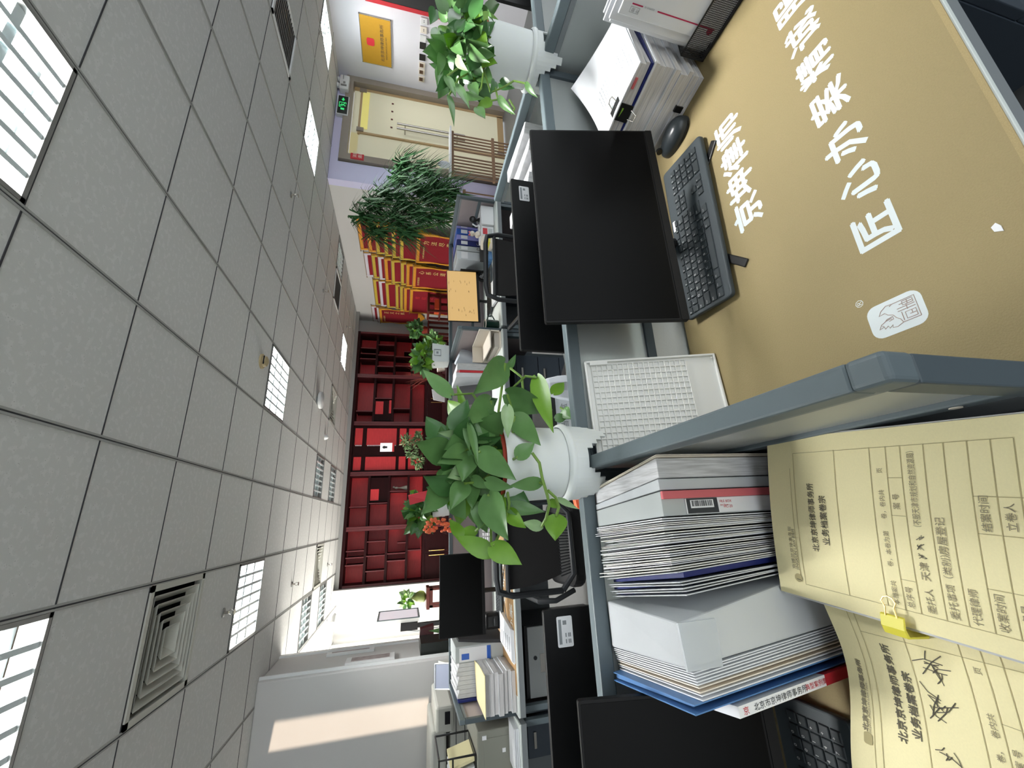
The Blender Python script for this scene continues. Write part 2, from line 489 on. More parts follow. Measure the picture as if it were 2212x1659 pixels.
LN = {(1, -3): 'lit square ceiling light nearest the camera on the right, tube glaring', (4, -2): 'lit square ceiling light nearest the camera on the left, before the square air vent',
      (1, 2): 'lit square ceiling light beside the yellowed round detector', (4, 2): 'lit square ceiling light behind the square air vent, beside a sprinkler',
      (-4, 2): 'lit square ceiling light in front of the wall with the exit sign', (-7, 2): 'lit square ceiling light beside the brass plaque wall',
      (-4, 6): 'dim square ceiling light above the red pennants, beside the far slatted vent', (-2, 8): 'lit square ceiling light above the right end of the red cabinets'}
ON_ = {(2, 6): 'unlit dark square ceiling light in the middle, the nearer of two', (2, 8): 'unlit dark square ceiling light in the middle, close to the red cabinets',
       (5, 6): 'unlit chequered ceiling light left of the cabinets, the nearer of two', (5, 8): 'unlit chequered ceiling light above the white window'}
for k in LIT: ceiling_light(*k, k != (-4, 6), LN[k])
for k in OFF: ceiling_light(*k, False, ON_[k])
def air_diffuser(i, j, label):
    x0, x1, y0, y1 = cell(i, j); xc, yc = (x0 + x1) / 2, (y0 + y1) / 2
    t = thing('air_diffuser', label, 'air vent', (xc, yc, CH), 'square ceiling air diffusers')
    a, b = .292, .287
    fr = MB()
    for q in ((-a, a, -b, -b + .03), (-a, a, b - .03, b), (-a, -a + .03, -b, b), (a - .03, a, -b, b)): fr.box(xc + q[0], xc + q[1], yc + q[2], yc + q[3], CH - .008, CH + .03)
    obj('vent_frame', fr, 'diffuser', t)
    obj('backing', MB().box(xc - a, xc + a, yc - b, yc + b, CH + .14, CH + .145).box(xc - a, xc - a + .004, yc - b, yc + b, CH, CH + .14).box(xc + a - .004, xc + a, yc - b, yc + b, CH, CH + .14).box(xc - a, xc + a, yc - b, yc - b + .004, CH, CH + .14).box(xc - a, xc + a, yc + b - .004, yc + b, CH, CH + .14), 'dark_hole', t)
    for k in range(5):
        r0 = .238 - .042 * k; r1 = r0 - .034; z0 = CH - .004; z1 = CH + .045
        v = MB()
        ring = lambda r, z: [(xc - r, yc - r * .98, z), (xc + r, yc - r * .98, z), (xc + r, yc + r * .98, z), (xc - r, yc + r * .98, z)]
        A, B, A2, B2 = ring(r0, z0), ring(r1, z1), ring(r0 + .0025, z0 - .002), ring(r1 + .0025, z1 - .002)
        vs = A + B + B2 + A2
        fs = []
        for s_ in range(4):
            n_ = (s_ + 1) % 4
            for u in range(4): fs.append((u * 4 + s_, u * 4 + n_, ((u + 1) % 4) * 4 + n_, ((u + 1) % 4) * 4 + s_))
        v.add(vs, fs)
        obj('vane', v, 'diffuser', t)
    if (i, j) == (4, 0):
        obj('damper', MB().box(xc - .06, xc + .06, yc - .004, yc + .004, CH + .05, CH + .06).tube([(xc, yc - .06, CH + .055), (xc, yc + .06, CH + .055)], .005).ball((xc, yc, CH + .05), .015), 'metal_grey', t)
    return t
air_diffuser(4, 0, 'large square air vent with nested vanes between two lit ceiling lights')
air_diffuser(0, 7, 'small distant square air vent beside the light over the cabinets')
air_diffuser(4, 7, 'distant square air vent above the left end of the red cabinets')
def grille(i, j, label):
    x0, x1, y0, y1 = cell(i, j); x0 += .015; x1 -= .015; y0 += .01; y1 -= .01
    t = thing('ceiling_grille', label, 'air vent', ((x0 + x1) / 2, (y0 + y1) / 2, CH), 'slatted ceiling grilles')
    fr = MB()
    for a in ((x0, x1, y0, y0 + .03), (x0, x1, y1 - .03, y1), (x0, x0 + .03, y0, y1), (x1 - .03, x1, y0, y1)): fr.box(*a, CH - .012, CH + .03)
    obj('vent_frame', fr, 'white_trim', t)
    obj('backing', MB().box(x0, x1, y0, y1, CH + .05, CH + .055).box(x0, x0 + .004, y0, y1, CH, CH + .05).box(x1 - .004, x1, y0, y1, CH, CH + .05).box(x0, x1, y0, y0 + .004, CH, CH + .05).box(x0, x1, y1 - .004, y1, CH, CH + .05), 'dark_hole', t)
    s = MB()
    for k in range(15):
        y = y0 + .04 + (y1 - y0 - .08) * k / 14
        s.prism([(-.010, .0), (-.006, .0), (.006, .02), (.002, .02)], lambda a, b, c_: (c_, y + a, CH - .004 + b), x0 + .03, x1 - .03)
    obj('slats', s, 'metal_grey', t)
grille(-4, 0, 'slatted ceiling grille near the brass plaque wall')
grille(-3, 6, 'distant slatted ceiling grille above the red pennants')
sp_m = None
def sprinkler(x, y, label):
    global sp_m
    if sp_m: return dup(sp_m, (x, y, CH), label)
    t = thing('sprinkler_head', label, 'sprinkler', (x, y, CH), 'brass ceiling sprinkler heads')
    obj('escutcheon', MB().lathe([(.030, 0), (.030, -.006), (.012, -.010)], (x, y, CH), 16), 'metal_grey', t, smooth=True)
    obj('nozzle', MB().lathe([(.010, -.006), (.009, -.035)], (x, y, CH), 12).tube([(x - .010, y, CH - .034), (x - .016, y, CH - .05), (x - .004, y, CH - .068)], .003, 6).tube([(x + .010, y, CH - .034), (x + .016, y, CH - .05), (x + .004, y, CH - .068)], .003, 6), 'steel', t)
    obj('deflector', MB().lathe([(.020, -.068), (.020, -.071)], (x, y, CH), 14), 'steel', t)
    sp_m = t
    return t
for x, y, l in ((-.52, 3.52, 'sprinkler head beside the lit light behind the square vent'), (3.11, 3.6, 'sprinkler head beside the lit light facing the exit door'),
                (-.58, 5.42, 'sprinkler head on the left, second row behind the square vent'), (5.66, 3.72, 'sprinkler head at the corner of the light near the plaque'),
                (-.58, 7.75, 'sprinkler head close to the left end of the red cabinets'), (3.63, 7.57, 'small distant sprinkler head above the last pennants'), (3.1, 5.38, 'sprinkler head on the right in the middle of the ceiling')):
    sprinkler(x, y, l)
t = thing('smoke_detector', 'yellowed round smoke detector beside a lit ceiling light', 'smoke detector', (1.32, 3.51, CH))
obj('base', MB().lathe([(.062, 0), (.062, -.012), (.055, -.018)], (1.32, 3.51, CH), 24), 'smoke_ivory', t, smooth=True)
obj('sensor', MB().lathe([(.045, -.018), (.042, -.040), (.022, -.050), (.0, -.05)], (1.32, 3.51, CH), 24, cap1=False), 'smoke_ivory', t, smooth=True)
obj('sensor_slot', MB().box(1.285, 1.355, 3.466, 3.472, CH - .034, CH - .024), 'dark_hole', t)
t = thing('wireless_router', 'white round disc hanging under the middle of the ceiling', 'access point', (1.63, 5.73, CH))
obj('mount', MB().lathe([(.05, 0), (.05, -.02)], (1.63, 5.73, CH), 20), 'frame_grey', t)
obj('disc', MB().lathe([(.10, -.02), (.115, -.03), (.115, -.06), (.10, -.07)], (1.63, 5.73, CH), 32), 'white_trim', t, smooth=True)
t = thing('dome_sensor', 'small white dome sensor on the ceiling before the cabinets', 'sensor', (1.28, 6.5, CH))
obj('base', MB().lathe([(.045, 0), (.045, -.012)], (1.28, 6.5, CH), 20), 'white_trim', t)
obj('dome', MB().lathe([(.04, -.012), (.036, -.035), (.02, -.05), (.001, -.054)], (1.28, 6.5, CH), 20, cap1=False), 'white_trim', t, smooth=True)
t = thing('security_camera', 'white bullet security camera hanging near the bright window', 'camera', (-1.50, 8.2, CH))
obj('bracket', MB().tube([(-1.50, 8.2, CH), (-1.50, 8.2, CH - .09)], .014).lathe([(.04, 0), (.04, -.012)], (-1.5, 8.2, CH), 16), 'white_trim', t)
obj('camera_body', MB().tube([(-1.52, 8.16, CH - .10), (-1.44, 8.26, CH - .10), (-1.42, 8.285, CH - .105)], [.035, .035, .032], 14), 'white_trim', t, smooth=True)
obj('lens', MB().tube([(-1.422, 8.282, CH - .105), (-1.412, 8.294, CH - .107)], .024, 14), 'black_plastic', t)

# ------------------------------------------------------------------ the red cabinets along the back wall
CY0, CY1 = 8.8, 9.18
ZT, ZB = 2.525, 1.05
SH = [2.113, 1.73, 1.347]
UX = [4.12, 3.075, 2.02, .983, -.062, -1.087]
DIV = {0: [[.36, .5, .63], [.26, .52, .80], [.40, .54, .77], [.5]], 1: [[.77], [.47], [.70], []],
       3: [[.62], [.56], [.33], []], 4: [[.375, .5, .64], [.215, .49, .775], [.27, .47, .61], [.43]]}
CL = ['red open-shelved cabinet at the right end, beside the wall of pennants', 'red open-shelved cabinet second from the right end of the row', 'red cabinet in the middle with tall red panels and a small picture',
      'red cabinet second from the left, holding a small white figurine', 'red open-shelved cabinet at the left end, beside the white jamb']
for u in range(5):
    xr, xl = UX[u], UX[u + 1]; W = xr - xl
    t = thing('display_cabinet', CL[u], 'cabinet', ((xr + xl) / 2, 9.0, 0), 'dark red wall cabinets')
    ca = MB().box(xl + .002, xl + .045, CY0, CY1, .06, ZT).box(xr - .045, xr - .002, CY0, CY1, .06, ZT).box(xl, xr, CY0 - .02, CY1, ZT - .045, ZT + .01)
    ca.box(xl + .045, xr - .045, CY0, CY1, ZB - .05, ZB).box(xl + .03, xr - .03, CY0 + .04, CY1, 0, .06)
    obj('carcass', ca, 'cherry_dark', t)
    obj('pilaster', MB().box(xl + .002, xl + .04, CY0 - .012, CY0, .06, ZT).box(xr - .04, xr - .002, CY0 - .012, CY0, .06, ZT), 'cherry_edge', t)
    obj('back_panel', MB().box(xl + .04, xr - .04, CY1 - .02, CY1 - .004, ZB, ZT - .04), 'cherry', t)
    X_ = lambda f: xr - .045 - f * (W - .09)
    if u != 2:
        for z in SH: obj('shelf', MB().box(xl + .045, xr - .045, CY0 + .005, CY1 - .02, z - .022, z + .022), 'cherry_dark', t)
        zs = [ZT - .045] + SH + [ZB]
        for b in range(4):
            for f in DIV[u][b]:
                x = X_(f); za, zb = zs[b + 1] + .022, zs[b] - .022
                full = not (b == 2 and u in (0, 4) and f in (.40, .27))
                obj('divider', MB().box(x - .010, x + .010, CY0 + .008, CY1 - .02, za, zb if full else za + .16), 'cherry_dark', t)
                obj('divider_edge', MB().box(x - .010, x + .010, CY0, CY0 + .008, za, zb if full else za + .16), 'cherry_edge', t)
        if u in (1, 3):                           # the inner box with its small red panel
            fa, fb = (.50, .97) if u == 1 else (.03, .53)
            za, zb = SH[1] + .022, SH[0] - .022
            obj('inner_box', MB().box(X_(fb), X_(fa), CY0 + .06, CY0 + .08, za + (.0 if u == 1 else .0), zb), 'cherry_dark', t)
            fp = (.53, .82) if u == 1 else (.27, .50)
            obj('inner_panel', MB().box(X_(fp[1]), X_(fp[0]), CY0 + .045, CY0 + .06, za + .17, zb - .01), 'cherry', t)
            if u == 1:
                obj('inner_panel', MB().box(X_(.80), X_(.50), CY0 + .045, CY0 + .06, za + .005, za + .05), 'cherry', t)
    else:
        obj('centre_panel', MB().box(xl + .045, xr - .045, CY0 + .05, CY1 - .02, ZB + .05, ZT - .05), 'cherry_dark', t)
        for za, zb in ((2.30, 2.45), (1.62, 2.22), (1.42, 1.56), (1.09, 1.37)):
            for fa, fb in ((.05, .43), (.68, .97)):
                obj('red_panel', MB().box(X_(fb), X_(fa), CY0 + .035, CY0 + .05, za, zb), 'cherry', t, bevel=.006)
            gl = MB()
            if za > 1.5:
                n = 6 if za > 2 else 22
                for k in range(n):
                    z = za + .01 + (zb - za - .02) * k / n
                    gl.box(X_(.445), X_(.425), CY0 + .025, CY0 + .05, z, z + (zb - za) / n * .5)
                obj('carved_edge', gl, 'trim_white', t)
    for k in range(2):
        x0 = xl + .05 + k * (W - .10) / 2; x1 = x0 + (W - .10) / 2 - .006
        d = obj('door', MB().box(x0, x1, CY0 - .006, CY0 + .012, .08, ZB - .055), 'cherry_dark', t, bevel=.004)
        xh = x1 - .04 if k == 0 else x0 + .04
        hl = obj('handle', MB().tube([(xh, CY0 - .03, .62), (xh, CY0 - .03, .92)], .007, 8).tube([(xh, CY0 - .03, .65), (xh, CY0 - .006, .65)], .005, 6).tube([(xh, CY0 - .03, .89), (xh, CY0 - .006, .89)], .005, 6), 'brass', None)
        hl.parent = d; hl.location = (0, 0, 0)
        for v_ in hl.data.vertices: v_.co -= V(ORG[d.name])
        hl['label'] = 'thin brass bar handle'
# things in the cabinets
t = thing('framed_picture', 'small grey picture with a dark figure on the middle red cabinet', 'picture', (1.53, 8.82, 1.68))
obj('picture_mount', MB().box(1.43, 1.61, 8.815, 8.83, 1.70, 1.94), 'display_face', t)  # mount shares the panel's imitated glow; it is no light source
obj('picture_print', MB().ball((1.52, 8.812, 1.86), .028, .003, .035).box(1.50, 1.54, 8.81, 8.815, 1.80, 1.85), 'ink', t)
obj('picture_ledge', MB().box(1.43, 1.63, 8.79, 8.83, 1.66, 1.70), 'cherry', t)
t = thing('figurine', 'small white flared figurine on a red cabinet shelf', 'figurine', (.70, 8.95, 1.372))
obj('skirt', MB().lathe([(.048, 0), (.045, .03), (.03, .08), (.014, .14)], (.70, 8.95, 1.372), 18), 'ceramic', t, smooth=True)
obj('bust', MB().lathe([(.013, .138), (.012, .18), (.024, .20), (.020, .235), (.008, .25)], (.70, 8.95, 1.372), 16).ball((.715, 8.95, 1.64), .022), 'cream', t, smooth=True)
tag(obj('blue_vase', MB().lathe([(.03, 0), (.055, .03), (.06, .18), (.045, .30), (.03, .33)], (2.20, 8.98, 1.752), 20), 'ink', smooth=True, loc=(2.2, 8.98, 1.752)), 'dark blue-grey vase standing in the second red cabinet', 'vase')

# ------------------------------------------------------------------ pennants on the right wall
BX = 4.6
COLS = [(5.62, 6.42, [2.30, 2.16, 2.03, 1.89, 1.76, 1.63, 1.36], ['trim_orange', 'trim_orange', 'trim_yellow', 'trim_yellow', 'trim_yellow', 'trim_yellow', 'trim_orange'], .55),
        (6.50, 7.24, [2.26, 2.13, 2.02, 1.91, 1.79, 1.62, 1.52, 1.40], ['trim_white', 'trim_yellow', 'trim_white', 'trim_orange', 'trim_yellow', 'trim_yellow', 'trim_orange', 'trim_orange'], .55),
        (7.34, 8.34, [2.16, 2.05, 1.92, 1.73, 1.64, 1.56, 1.44], ['trim_yellow', 'trim_white', 'trim_yellow', 'trim_yellow', 'trim_yellow', 'trim_orange', 'trim_orange'], .62),
        (8.42, 9.10, [2.26, 2.15, 2.10], ['trim_white', 'trim_white', 'trim_orange'], .62)]
ORD = ['topmost', 'second from the top', 'third from the top', 'fourth from the top', 'fifth from the top', 'sixth from the top', 'seventh from the top', 'eighth from the top']
CN = ['the pennant column behind the palm', 'the second pennant column from the palm', 'the third pennant column from the palm', 'the last pennant column before the cabinets']
for ci, (y0, y1, tops, trims, dep) in enumerate(COLS):
    n = len(tops)
    for k, (z, tr) in enumerate(zip(tops, trims)):
        last = k == n - 1
        x = BX - .016 - .024 * k
        H = (dep + .55) if last and ci < 3 else (.85 if ci == 3 and last else .62)
        if ci == 3 and not last: H = .70
        zb = z - H
        ym = (y0 + y1) / 2; yy0, yy1 = y0 + .03, y1 - .03
        lab = 'red pennant, %s in %s' % ('lowest and fully seen' if last else ORD[k], CN[ci])
        t = thing('pennant', lab, 'pennant', (x, ym, zb), 'red and gold pennants')
        sw = lambda u, v: (x - .006 * math.sin(u * 9 + k) * (1 - v) , yy0 + (yy1 - yy0) * u, zb + (z - .055 - zb) * v)
        obj('cloth', MB().sheet(sw, 12, 4, .003), 'velvet', t, smooth=True)
        b = MB()
        b.box(x - .008, x + .004, yy0 - .01, yy1 + .01, z - .052, z)
        if True:
            for ya in (yy0 - .022, yy1 - .018): b.sheet(lambda u, v: (x - .008 - .008 * math.sin(v * 14 + u), ya + .04 * u, zb + (z - zb) * v), 2, 12, .004)
        if last and ci == 3:
            b.add([(x - .006, yy0, zb), (x - .006, yy1, zb), (x - .006, ym + .1, zb - .08), (x - .006, ym, zb - .17), (x - .006, ym - .1, zb - .08), (x + .004, yy0, zb), (x + .004, yy1, zb), (x + .004, ym, zb - .17)], [(0, 1, 2, 3, 4), (5, 7, 6)])
        obj('border', b, tr, t, smooth=True)
        obj('rod', MB().tube([(x - .006, yy0 - .07, z + .004), (x - .006, yy1 + .07, z + .004)], .007, 8).ball((x - .006, yy0 - .07, z + .004), .011, n=8).ball((x - .006, yy1 + .07, z + .004), .011, n=8), 'rod', t, smooth=True)
        obj('cord', MB().tube([(x - .008, yy0 - .04, z), (x - .012, yy0 - .045, z - .12), (x - .010, yy0 - .03, z - .26)], .008, 6), 'gold', t, smooth=True)
        if last:
            mx = lambda yc, zc: frame_mx((x - .013, yc, zc), (0, -1, 0), (0, 0, 1))
            l = MB()
            big = ['为法尽责', '心系公道', '维权卫士', '正义之师'][ci]
            for q in range(4):
                sz = .11 if ci < 3 else .10
                l.text(big[q], sz, mx(ym + .02 - .15, z - .19 - q * sz * 1.18))
            if ci == 0:
                for q in range(5): l.text('事务所律师团', .03, mx(ym + .26 - q * .045 + .0, z - .13)); 
            if ci in (1, 3): l.text('赠 律师事务所', .045, mx(ym + .26, z - .12))
            obj('lettering', l, 'gold_leaf' if ci != 2 else 'cherry', t)

# ------------------------------------------------------------------ entrance: glass door, sign, switches
t = thing('door_1', 'wide frosted cream glass door in a stone frame under the exit sign', 'door', (5.75, 4.94, 0), kind='structure')
fr = MB().box(6.49, 6.60, 4.86, 5.04, 0, 2.49).box(4.95, 5.06, 4.86, 5.04, 0, 2.49).box(5.06, 6.49, 4.86, 5.04, 2.385, 2.49)
obj('door_frame', fr, 'stone', t)
d = obj('door_leaf', MB().box(5.60, 6.46, 4.95, 4.965, .02, 2.26), 'door_frost', t)
obj('door_leaf', MB().box(5.06, 5.585, 4.97, 4.985, .02, 2.38), 'door_frost', t)
obj('transom', MB().box(5.06, 6.49, 4.97, 4.985, 2.27, 2.38), 'door_frost', t)
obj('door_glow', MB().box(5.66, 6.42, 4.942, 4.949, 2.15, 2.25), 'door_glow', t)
obj('door_rail', MB().box(5.56, 6.47, 4.945, 4.97, 2.255, 2.285).box(5.575, 5.605, 4.945, 4.97, .02, 2.26).box(6.44, 6.49, 4.945, 4.97, .02, 2.38).box(5.6, 6.46, 4.945, 4.97, .02, .12), 'tan_frame', t)
obj('hinge', MB().box(6.40, 6.47, 4.93, 4.95, 2.20, 2.30).box(5.60, 5.67, 4.93, 4.95, 2.20, 2.30).box(5.06, 5.12, 4.94, 4.96, 2.33, 2.39).box(5.62, 5.68, 4.93, 4.95, .03, .14), 'stone', t)
for xh in (5.70, 5.79):
    hl = MB().tube([(xh, 4.86, .68), (xh, 4.86, 1.72)], .016, 12)
    for z in (.80, 1.60): hl.tube([(xh, 4.86, z), (xh, 4.95, z)], .010, 8)
    obj('door_handle', hl, 'steel', t, smooth=True)
dots = MB()
for q in range(4): dots.box(5.78 + q * .165, 5.80 + q * .165, 4.940, 4.95, 1.79, 1.82)
obj('door_mark', dots, 'cherry_edge', t)
t = thing('exit_sign', 'black lit exit sign with green running figure and arrow', 'exit sign', (5.93, 4.86, 2.44))
obj('sign_case', MB().box(5.75, 6.12, 4.84, 4.9, 2.42, 2.58), 'white_trim', t, bevel=.004)
obj('sign_face', MB().box(5.762, 6.108, 4.835, 4.841, 2.432, 2.568), 'exit_face', t)
gm = MB()
P = lambda a, b: (5.93 + a, 4.832, 2.50 + b)
def bar(a, b, w=.0045): gm.tube([P(*a), P(*b)], w, 6)
for a, b in (((.045, -.045), (.045, .048)), ((.045, .048), (-.045, .048)), ((-.045, .048), (-.045, .02)), ((.045, -.045), (.02, -.045))): bar(a, b)
gm.ball(P(-.015, .028), .011, .003, .011, 8)
for a, b in (((-.008, .018), (.004, -.008)), ((-.008, .012), (-.032, .004)), ((-.004, .010), (.018, .014)), ((.004, -.008), (-.018, -.020)), ((-.018, -.020), (-.016, -.042)), ((.004, -.008), (.022, -.024)), ((.022, -.024), (.036, -.022))): bar(a, b, .005)
gm.prism([(.085, 0), (.115, .025), (.115, .010), (.145, .010), (.145, -.010), (.115, -.010), (.115, -.025)], lambda a, b, c_: (5.93 + a - .01, c_, 2.50 + b), 4.830, 4.834)
gm.box(5.83, 5.865, 4.831, 4.834, 2.475, 2.525)
obj('pictogram', gm, 'exit_green', t)
t = thing('emergency_light', 'white twin-lamp emergency light box above the door beside the exit sign', 'emergency light', (6.36, 4.86, 2.45))
obj('light_box', MB().box(6.22, 6.50, 4.80, 4.9, 2.44, 2.57), 'white_trim', t, bevel=.01)
obj('grille', MB().lathe([(.035, 0), (.035, .004)], (6.44, 4.796, 2.52), 16).box(6.27, 6.30, 4.794, 4.8, 2.47, 2.55).box(6.32, 6.36, 4.794, 4.8, 2.49, 2.52), 'metal_grey', t)
for x in (6.30, 6.42): obj('lamp_head', MB().ball((x, 4.83, 2.595), .04, .04, .03, 10), 'white_trim', t, smooth=True)
obj('cable', MB().tube([(6.45, 4.85, 2.57), (6.48, 4.86, 2.60), (6.36, 4.86, 2.605)], .004, 6), 'white_trim', t)
t = thing('red_sign', 'small red sign with pale lettering beside the door corner', 'sign', (5.03, 4.86, 2.16))
obj('plate', MB().box(4.965, 5.065, 4.85, 4.86, 2.15, 2.33), 'red', t)
obj('lettering', MB().text('消防', .06, frame_mx((4.985, 4.849, 2.25), (1, 0, 0), (0, 0, 1))).text('通道', .06, frame_mx((4.985, 4.849, 2.18), (1, 0, 0), (0, 0, 1))), 'cream', t)
t = thing('wall_plaque', 'brass company plaque with red emblem on the white wall', 'plaque', (6.59, 4.29, 1.84))
obj('plate', MB().box(6.582, 6.6, 3.98, 4.60, 1.83, 2.235), 'plaque', t, bevel=.003)
obj('plaque_rim', MB().box(6.585, 6.6, 3.97, 4.61, 1.82, 1.829).box(6.585, 6.6, 3.97, 4.61, 2.236, 2.245).box(6.585, 6.6, 3.97, 3.979, 1.82, 2.245).box(6.585, 6.6, 4.601, 4.61, 1.82, 2.245), 'steel', t)
wy = lambda y, z: frame_mx((6.580, y, z), (0, -1, 0), (0, 0, 1))
obj('emblem', MB().prism(rrect(.10, .105, .025), lambda a, b, c_: (c_, 4.30 + a, 2.11 + b), 6.578, 6.582), 'red', t)
obj('lettering', MB().text('北京京坤律师事务所', .055, wy(4.54, 1.93)).text('BEIJING JINGKUN LAW FIRM', .024, wy(4.50, 1.885)), 'ink', t)
SWL = ['double white socket plate at the start of the row under the plaque', 'cream socket plate second in the row under the plaque', 'blank white plate in the switch row behind the plant leaves', 'black card reader left of the pothos leaves in the switch row', 'larger black access panel in the switch row', 'brown-windowed switch, right of the last three', 'brown-windowed switch, middle of the last three', 'brown-windowed switch, last before the door']
for k, y in enumerate((3.88, 3.99, 4.10, 4.20, 4.36, 4.47, 4.57, 4.68)):
    t = thing('wall_switch', SWL[k], 'switch', (6.59, y, 1.34), 'switches and sockets under the plaque')
    dk = k in (3, 4)
    obj('plate', MB().box(6.585, 6.6, y - .043, y + .043, 1.335, 1.425), 'black_plastic' if dk else ('cream' if k in (1, 5, 6, 7) else 'white_trim'), t, bevel=.004)
    if k >= 5: obj('rocker', MB().box(6.578, 6.585, y - .024, y + .024, 1.362, 1.415), 'stem_brown', t)
    elif k < 2: obj('socket_holes', MB().box(6.583, 6.585, y - .012, y - .006, 1.37, 1.385).box(6.583, 6.585, y + .006, y + .012, 1.37, 1.385), 'ink', t)
t = thing('notice_board', 'black wall board with a red edge at the photo corner by the plaque', 'board', (6.58, 3.2, .8))
obj('board_panel', MB().box(6.555, 6.598, 2.1, 3.74, .85, 2.12), 'board_black', t)
obj('board_edge', MB().box(6.55, 6.598, 3.74, 3.79, .85, 2.14), 'red', t)

# bamboo folding rack, white rolled bundle
t = thing('bamboo_rack', 'brown barred rack standing before the glass door', 'rack', (4.95, 4.55, 0))
rk = MB()
for q, y in enumerate((4.42, 4.50, 4.58)):
    pass
bars = []
for k in range(13):
    x = 4.62 + .058 * k + (.06 if k > 6 else 0)
    obj('bar', MB().tube([(x, 4.52, 0), (x, 4.52, .92)], .011, 8), 'bamboo', t, smooth=True)
obj('rail', MB().box(4.60, 5.42, 4.50, 4.54, .30, .34).box(4.60, 5.42, 4.50, 4.54, .90, .94), 'bamboo', t)
obj('rack_top', MB().box(4.58, 5.44, 4.44, 4.60, .94, .965), 'white_trim', t)
tag(obj('white_bundle', MB().lathe([(.03, 0), (.05, .04), (.045, .12), (.015, .16)], (4.78, 4.52, .966), 12), 'bag', smooth=True, loc=(4.78, 4.52, .966)), 'white knotted bag on top of the brown barred rack', 'bag')
t = thing('bamboo_rack', 'smaller pale barred rack beyond the palm beside the partition end', 'rack', (4.40, 4.75, 0))
for k in range(7): obj('bar', MB().tube([(4.18 + .07 * k, 4.78, 0), (4.18 + .07 * k, 4.78, .74)], .011, 8), 'bamboo', t, smooth=True)
obj('rail', MB().box(4.15, 4.63, 4.76, 4.80, .2, .24).box(4.15, 4.63, 4.76, 4.80, .70, .74), 'bamboo', t)
tag(obj('white_stool', MB().lathe([(.02, 0), (.02, .70), (.14, .72), (.14, .76), (.10, .78)], (3.62, 4.02, 0), 20), 'metal_grey', smooth=True, loc=(3.62, 4.02, 0)), 'small grey round stand beyond the end of the far partition', 'stand')

# ------------------------------------------------------------------ left side of the room
for k, (ya, yb, z0, z1, lab) in enumerate(((5.06, 5.14, 1.68, 2.14, 'tall narrow framed picture on the pillar, the farther of two'), (4.68, 4.86, 1.47, 1.92, 'tall narrow framed picture on the pillar, the nearer of two'))):
    t = thing('framed_picture', lab, 'picture', (-1.225, (ya + yb) / 2, z0), 'framed prints on the pillar')
    obj('picture_frame', MB().box(-1.24, -1.215, ya, yb, z0, z1), 'white_trim', t, bevel=.004)
    obj('picture_print', MB().box(-1.216, -1.212, ya + .03, yb - .03, z0 + .05, z1 - .05), 'photo_print', t)
t = thing('mailbox', 'black box with dark red lid flap fixed to the pillar side', 'box', (-1.18, 4.9, .92))
obj('box_body', MB().box(-1.24, -1.13, 4.67, 5.0, .93, 1.23), 'mailbox', t, bevel=.004)
obj('box_flap', MB().hexa([(-1.22, 5.0, 1.08), (-1.05, 5.0, 1.08), (-1.05, 5.12, 1.08), (-1.22, 5.12, 1.08)], [(-1.20, 5.0, 1.23), (-1.08, 5.02, 1.22), (-1.08, 5.12, 1.22), (-1.20, 5.12, 1.23)]), 'mailbox_red', t)
# copier
t = thing('copier', 'large pale grey office copier standing before the pillar wall', 'copier', (-1.8, 4.2, 0))
obj('copier_body', MB().box(-2.35, -1.42, 3.95, 4.5, 0, 1.02), 'copier', t, bevel=.015)
obj('lid', MB().box(-2.33, -1.56, 3.93, 4.5, 1.05, 1.17), 'copier', t, bevel=.02)
obj('control_panel', MB().box(-1.56, -1.38, 3.86, 4.4, 1.0, 1.14), 'copier', t, bevel=.02)
obj('seam', MB().box(-2.34, -1.415, 3.945, 4.3, .97, .975).box(-2.34, -1.415, 3.945, 4.3, .90, .905).box(-2.34, -1.415, 3.945, 4.3, .62, .625), 'ink', t)
obj('paper_slot', MB().box(-1.50, -1.42, 3.85, 3.87, 1.03, 1.07), 'dark_hole', t)
t = thing('tablet', 'white-edged tablet leaning on a stand above the copier control panel', 'tablet', (-1.09, 3.75, 1.0))
obj('tablet_screen', MB().hexa([(-1.20, 3.62, 1.02), (-1.03, 3.62, 1.02), (-1.03, 3.64, 1.03), (-1.20, 3.64, 1.03)], [(-1.24, 3.80, 1.15), (-1.07, 3.80, 1.15), (-1.07, 3.82, 1.16), (-1.24, 3.82, 1.16)]), 'tablet_face', t, bevel=.004)
obj('tablet_rim', MB().tube([(-1.20, 3.618, 1.02), (-1.03, 3.618, 1.02), (-1.07, 3.80, 1.152), (-1.24, 3.80, 1.152), (-1.20, 3.618, 1.02)], .006, 6), 'white_trim', t)
obj('stand', MB().hexa([(-1.30, 3.66, 0), (-1.12, 3.66, 0), (-1.12, 3.84, 0), (-1.30, 3.84, 0)], [(-1.18, 3.66, 1.03), (-1.05, 3.66, 1.03), (-1.05, 3.80, 1.13), (-1.18, 3.80, 1.13)]), 'copier', t)
